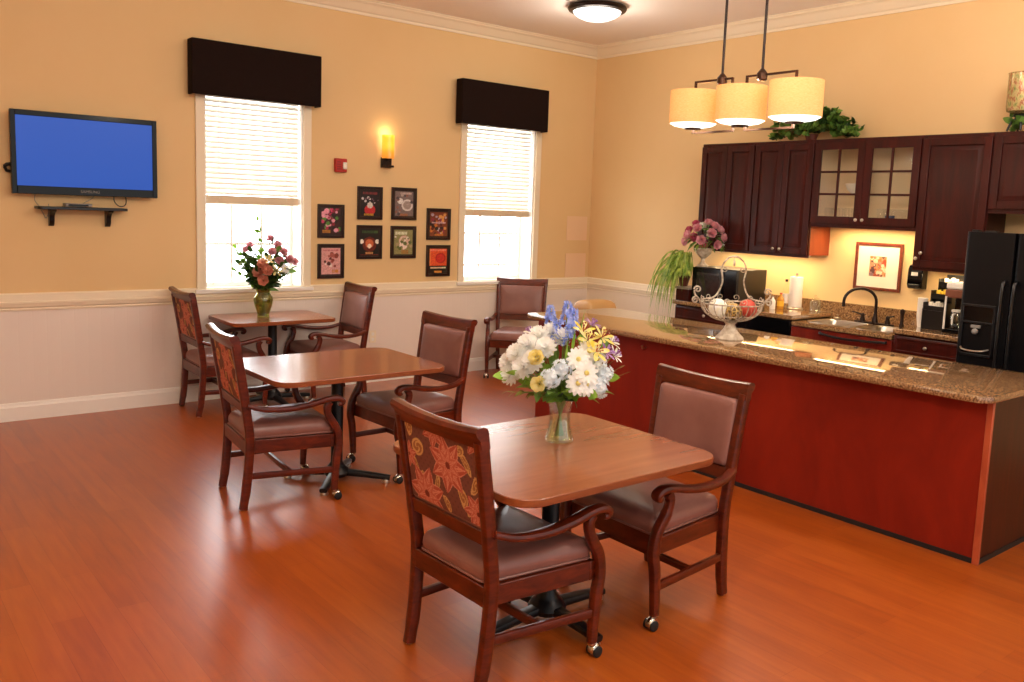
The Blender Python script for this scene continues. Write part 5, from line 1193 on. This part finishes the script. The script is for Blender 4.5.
for px, py, dp, mt in ((505, 374, -.10, 'leaf_bright'), (513, 368, -.16, 'leaf_bright'), (522, 380, -.16, 'leaf'), (533, 372, -.14, 'leaf_dark'), (548, 383, -.17, 'leaf'), (562, 380, -.17, 'leaf_bright'), (584, 384, -.17, 'leaf_bright'), (596, 384, -.12, 'leaf'), (604, 374, -.05, 'leaf_bright'), (573, 374, -.12, 'leaf_dark'), (556, 370, -.1, 'leaf_dark'), (545, 376, -.12, 'leaf_dark'), (590, 370, .02, 'leaf'), (530, 362, .08, 'leaf'), (560, 348, .12, 'leaf'), (585, 350, .12, 'leaf'), (570, 360, .0, 'leaf_dark'), (550, 352, .05, 'leaf'), (540, 360, .0, 'leaf_bright'), (590, 360, -.02, 'leaf'), (520, 358, .05, 'leaf_dark'), (575, 344, .06, 'leaf_bright'), (598, 345, .06, 'leaf'), (552, 338, .1, 'leaf')):
    sprig(px, py, dp, 5, 0.080, 0.046, M[mt], 'broad green leaves around the neck of the bouquet', droop=0.012)
for px, py, dp in ((503, 389, -.08), (518, 386, -.14), (534, 384, -.16), (543, 386, -.12)):
    sprig(px, py, dp, 9, 0.040, 0.014, M['leaf_olive'], 'curled olive fern tip at the bouquet edge toward the middle table', 'fern_sprig', 0.03)
for px, py, dp in ((617, 364, .0), (622, 368, -.04), (612, 358, .04), (604, 352, -.1)):
    sprig(px, py, dp, 8, 0.030, 0.009, M['dry'], 'thin dry brown sprig on the island side of bouquet', 'dry_sprig', 0.0, M['dry'])
for px, py, dp in ((566, 342, -.12), (560, 350, -.16), (586, 360, -.1), (575, 330, .0)):
    sprig(px, py, dp, 3, 0.08, 0.016, M['leaf_bright'], 'narrow bright green leaves rising in the middle of bouquet', 'grass_blade', -0.02)

VD = V(-4.197, -0.405, ZT_ + 0.0008); VC2 = VC; VC = VD
vase(VD, [(0.050, 0.0), (0.052, 0.005), (0.048, 0.02), (0.056, 0.05), (0.074, 0.105), (0.082, 0.145), (0.078, 0.175), (0.060, 0.20), (0.054, 0.215), (0.064, 0.24), (0.068, 0.245)], M['green_glass'], 'olive green glass vase on the small table under the window', 0.13)
S2 = 98.0; C2 = (263, 317)
def at2(px, py, dep): return VD + rt * ((px - C2[0]) / S2) + zz * ((C2[1] - py) / S2) + fw * dep
G2 = 'cut flowers in the green vase'
def put2(kind, px, py, dp, size, mats, label, name):
    c = at2(px, py, dp); d = c - (VD + zz * 0.34); n = d + (-fw) * 0.08 + zz * 0.05
    return flower(name, kind, c, n, label, 'flower', G2, stempath(c, 0.235, VD, 0.03), mats, size)
for px, py, dp in ((266, 272, -.12), (270, 277, -.12), (262, 279, -.10), (266, 285, -.10)):
    put2('rose', px, py, dp, 0.05, [M['p_peach']], 'peach rose low in the middle of the window bouquet', 'peach_rose')
for px, py, dp in ((253, 258, -.02), (249, 262, .0), (272, 262, -.06), (277, 269, -.04), (268, 252, .02), (275, 257, .0), (280, 262, -.02), (284, 268, .0), (287, 270, .04)):
    put2('mum', px, py, dp, 0.045, [M['p_pink']], 'dusty pink flower at the outer edge of the window bouquet', 'pink_flower')
for px, py, dp in ((282, 275, -.04), (244, 273, .0)):
    put2('daisy', px, py, dp, 0.05, [M['p_white'], M['p_lily']], 'small white flower at the side of window bouquet', 'white_flower')
for px, py, dp in ((270, 268, -.1), (276, 277, -.08)):
    put2('lily', px, py, dp, 0.06, [M['p_yellow'], M['p_yellow']], 'small yellow flower among the peach roses', 'yellow_flower')
for px, py, dp, mt in ((255, 262, -.08, 'leaf_dark'), (260, 266, -.1, 'leaf_dark'), (268, 262, -.06, 'leaf_dark'), (275, 266, -.05, 'leaf_dark'), (254, 272, -.08, 'leaf_dark'), (262, 274, -.12, 'leaf_dark'), (278, 274, -.06, 'leaf_dark'), (250, 268, -.05, 'leaf_dark'), (272, 258, .05, 'leaf_dark'), (258, 280, -.1, 'leaf_dark'), (274, 283, -.08, 'leaf_dark'), (260, 258, .04, 'leaf'), (266, 270, .08, 'leaf_dark'), (280, 266, .0, 'leaf_dark'), (283, 273, .0, 'leaf_dark'), (270, 255, .02, 'leaf_dark'), (247, 262, .0, 'leaf'), (245, 274, .0, 'leaf_dark'), (254, 265, .03, 'leaf_dark'), (286, 276, .02, 'leaf'), (276, 262, -.04, 'leaf')):
    c = at2(px, py, dp); leaf_sprig('leaf_sprig', stempath(c, 0.235, VD), c, 13, 0.10, 0.05, M[mt], 'dark green leaves filling the window bouquet', 'leaf sprig', G2, 0.02)
for px, py, dp in ((258, 236, .0), (261, 245, -.02), (240, 260, .0), (236, 276, .0), (243, 264, -.04)):
    c = at2(px, py, dp); leaf_sprig('eucalyptus_sprig', stempath(c, 0.235, VD), c, 12, 0.05, 0.042, M['leaf_bright'], 'pale green eucalyptus sprig reaching out of the window bouquet', 'leaf sprig', G2, 0.0)
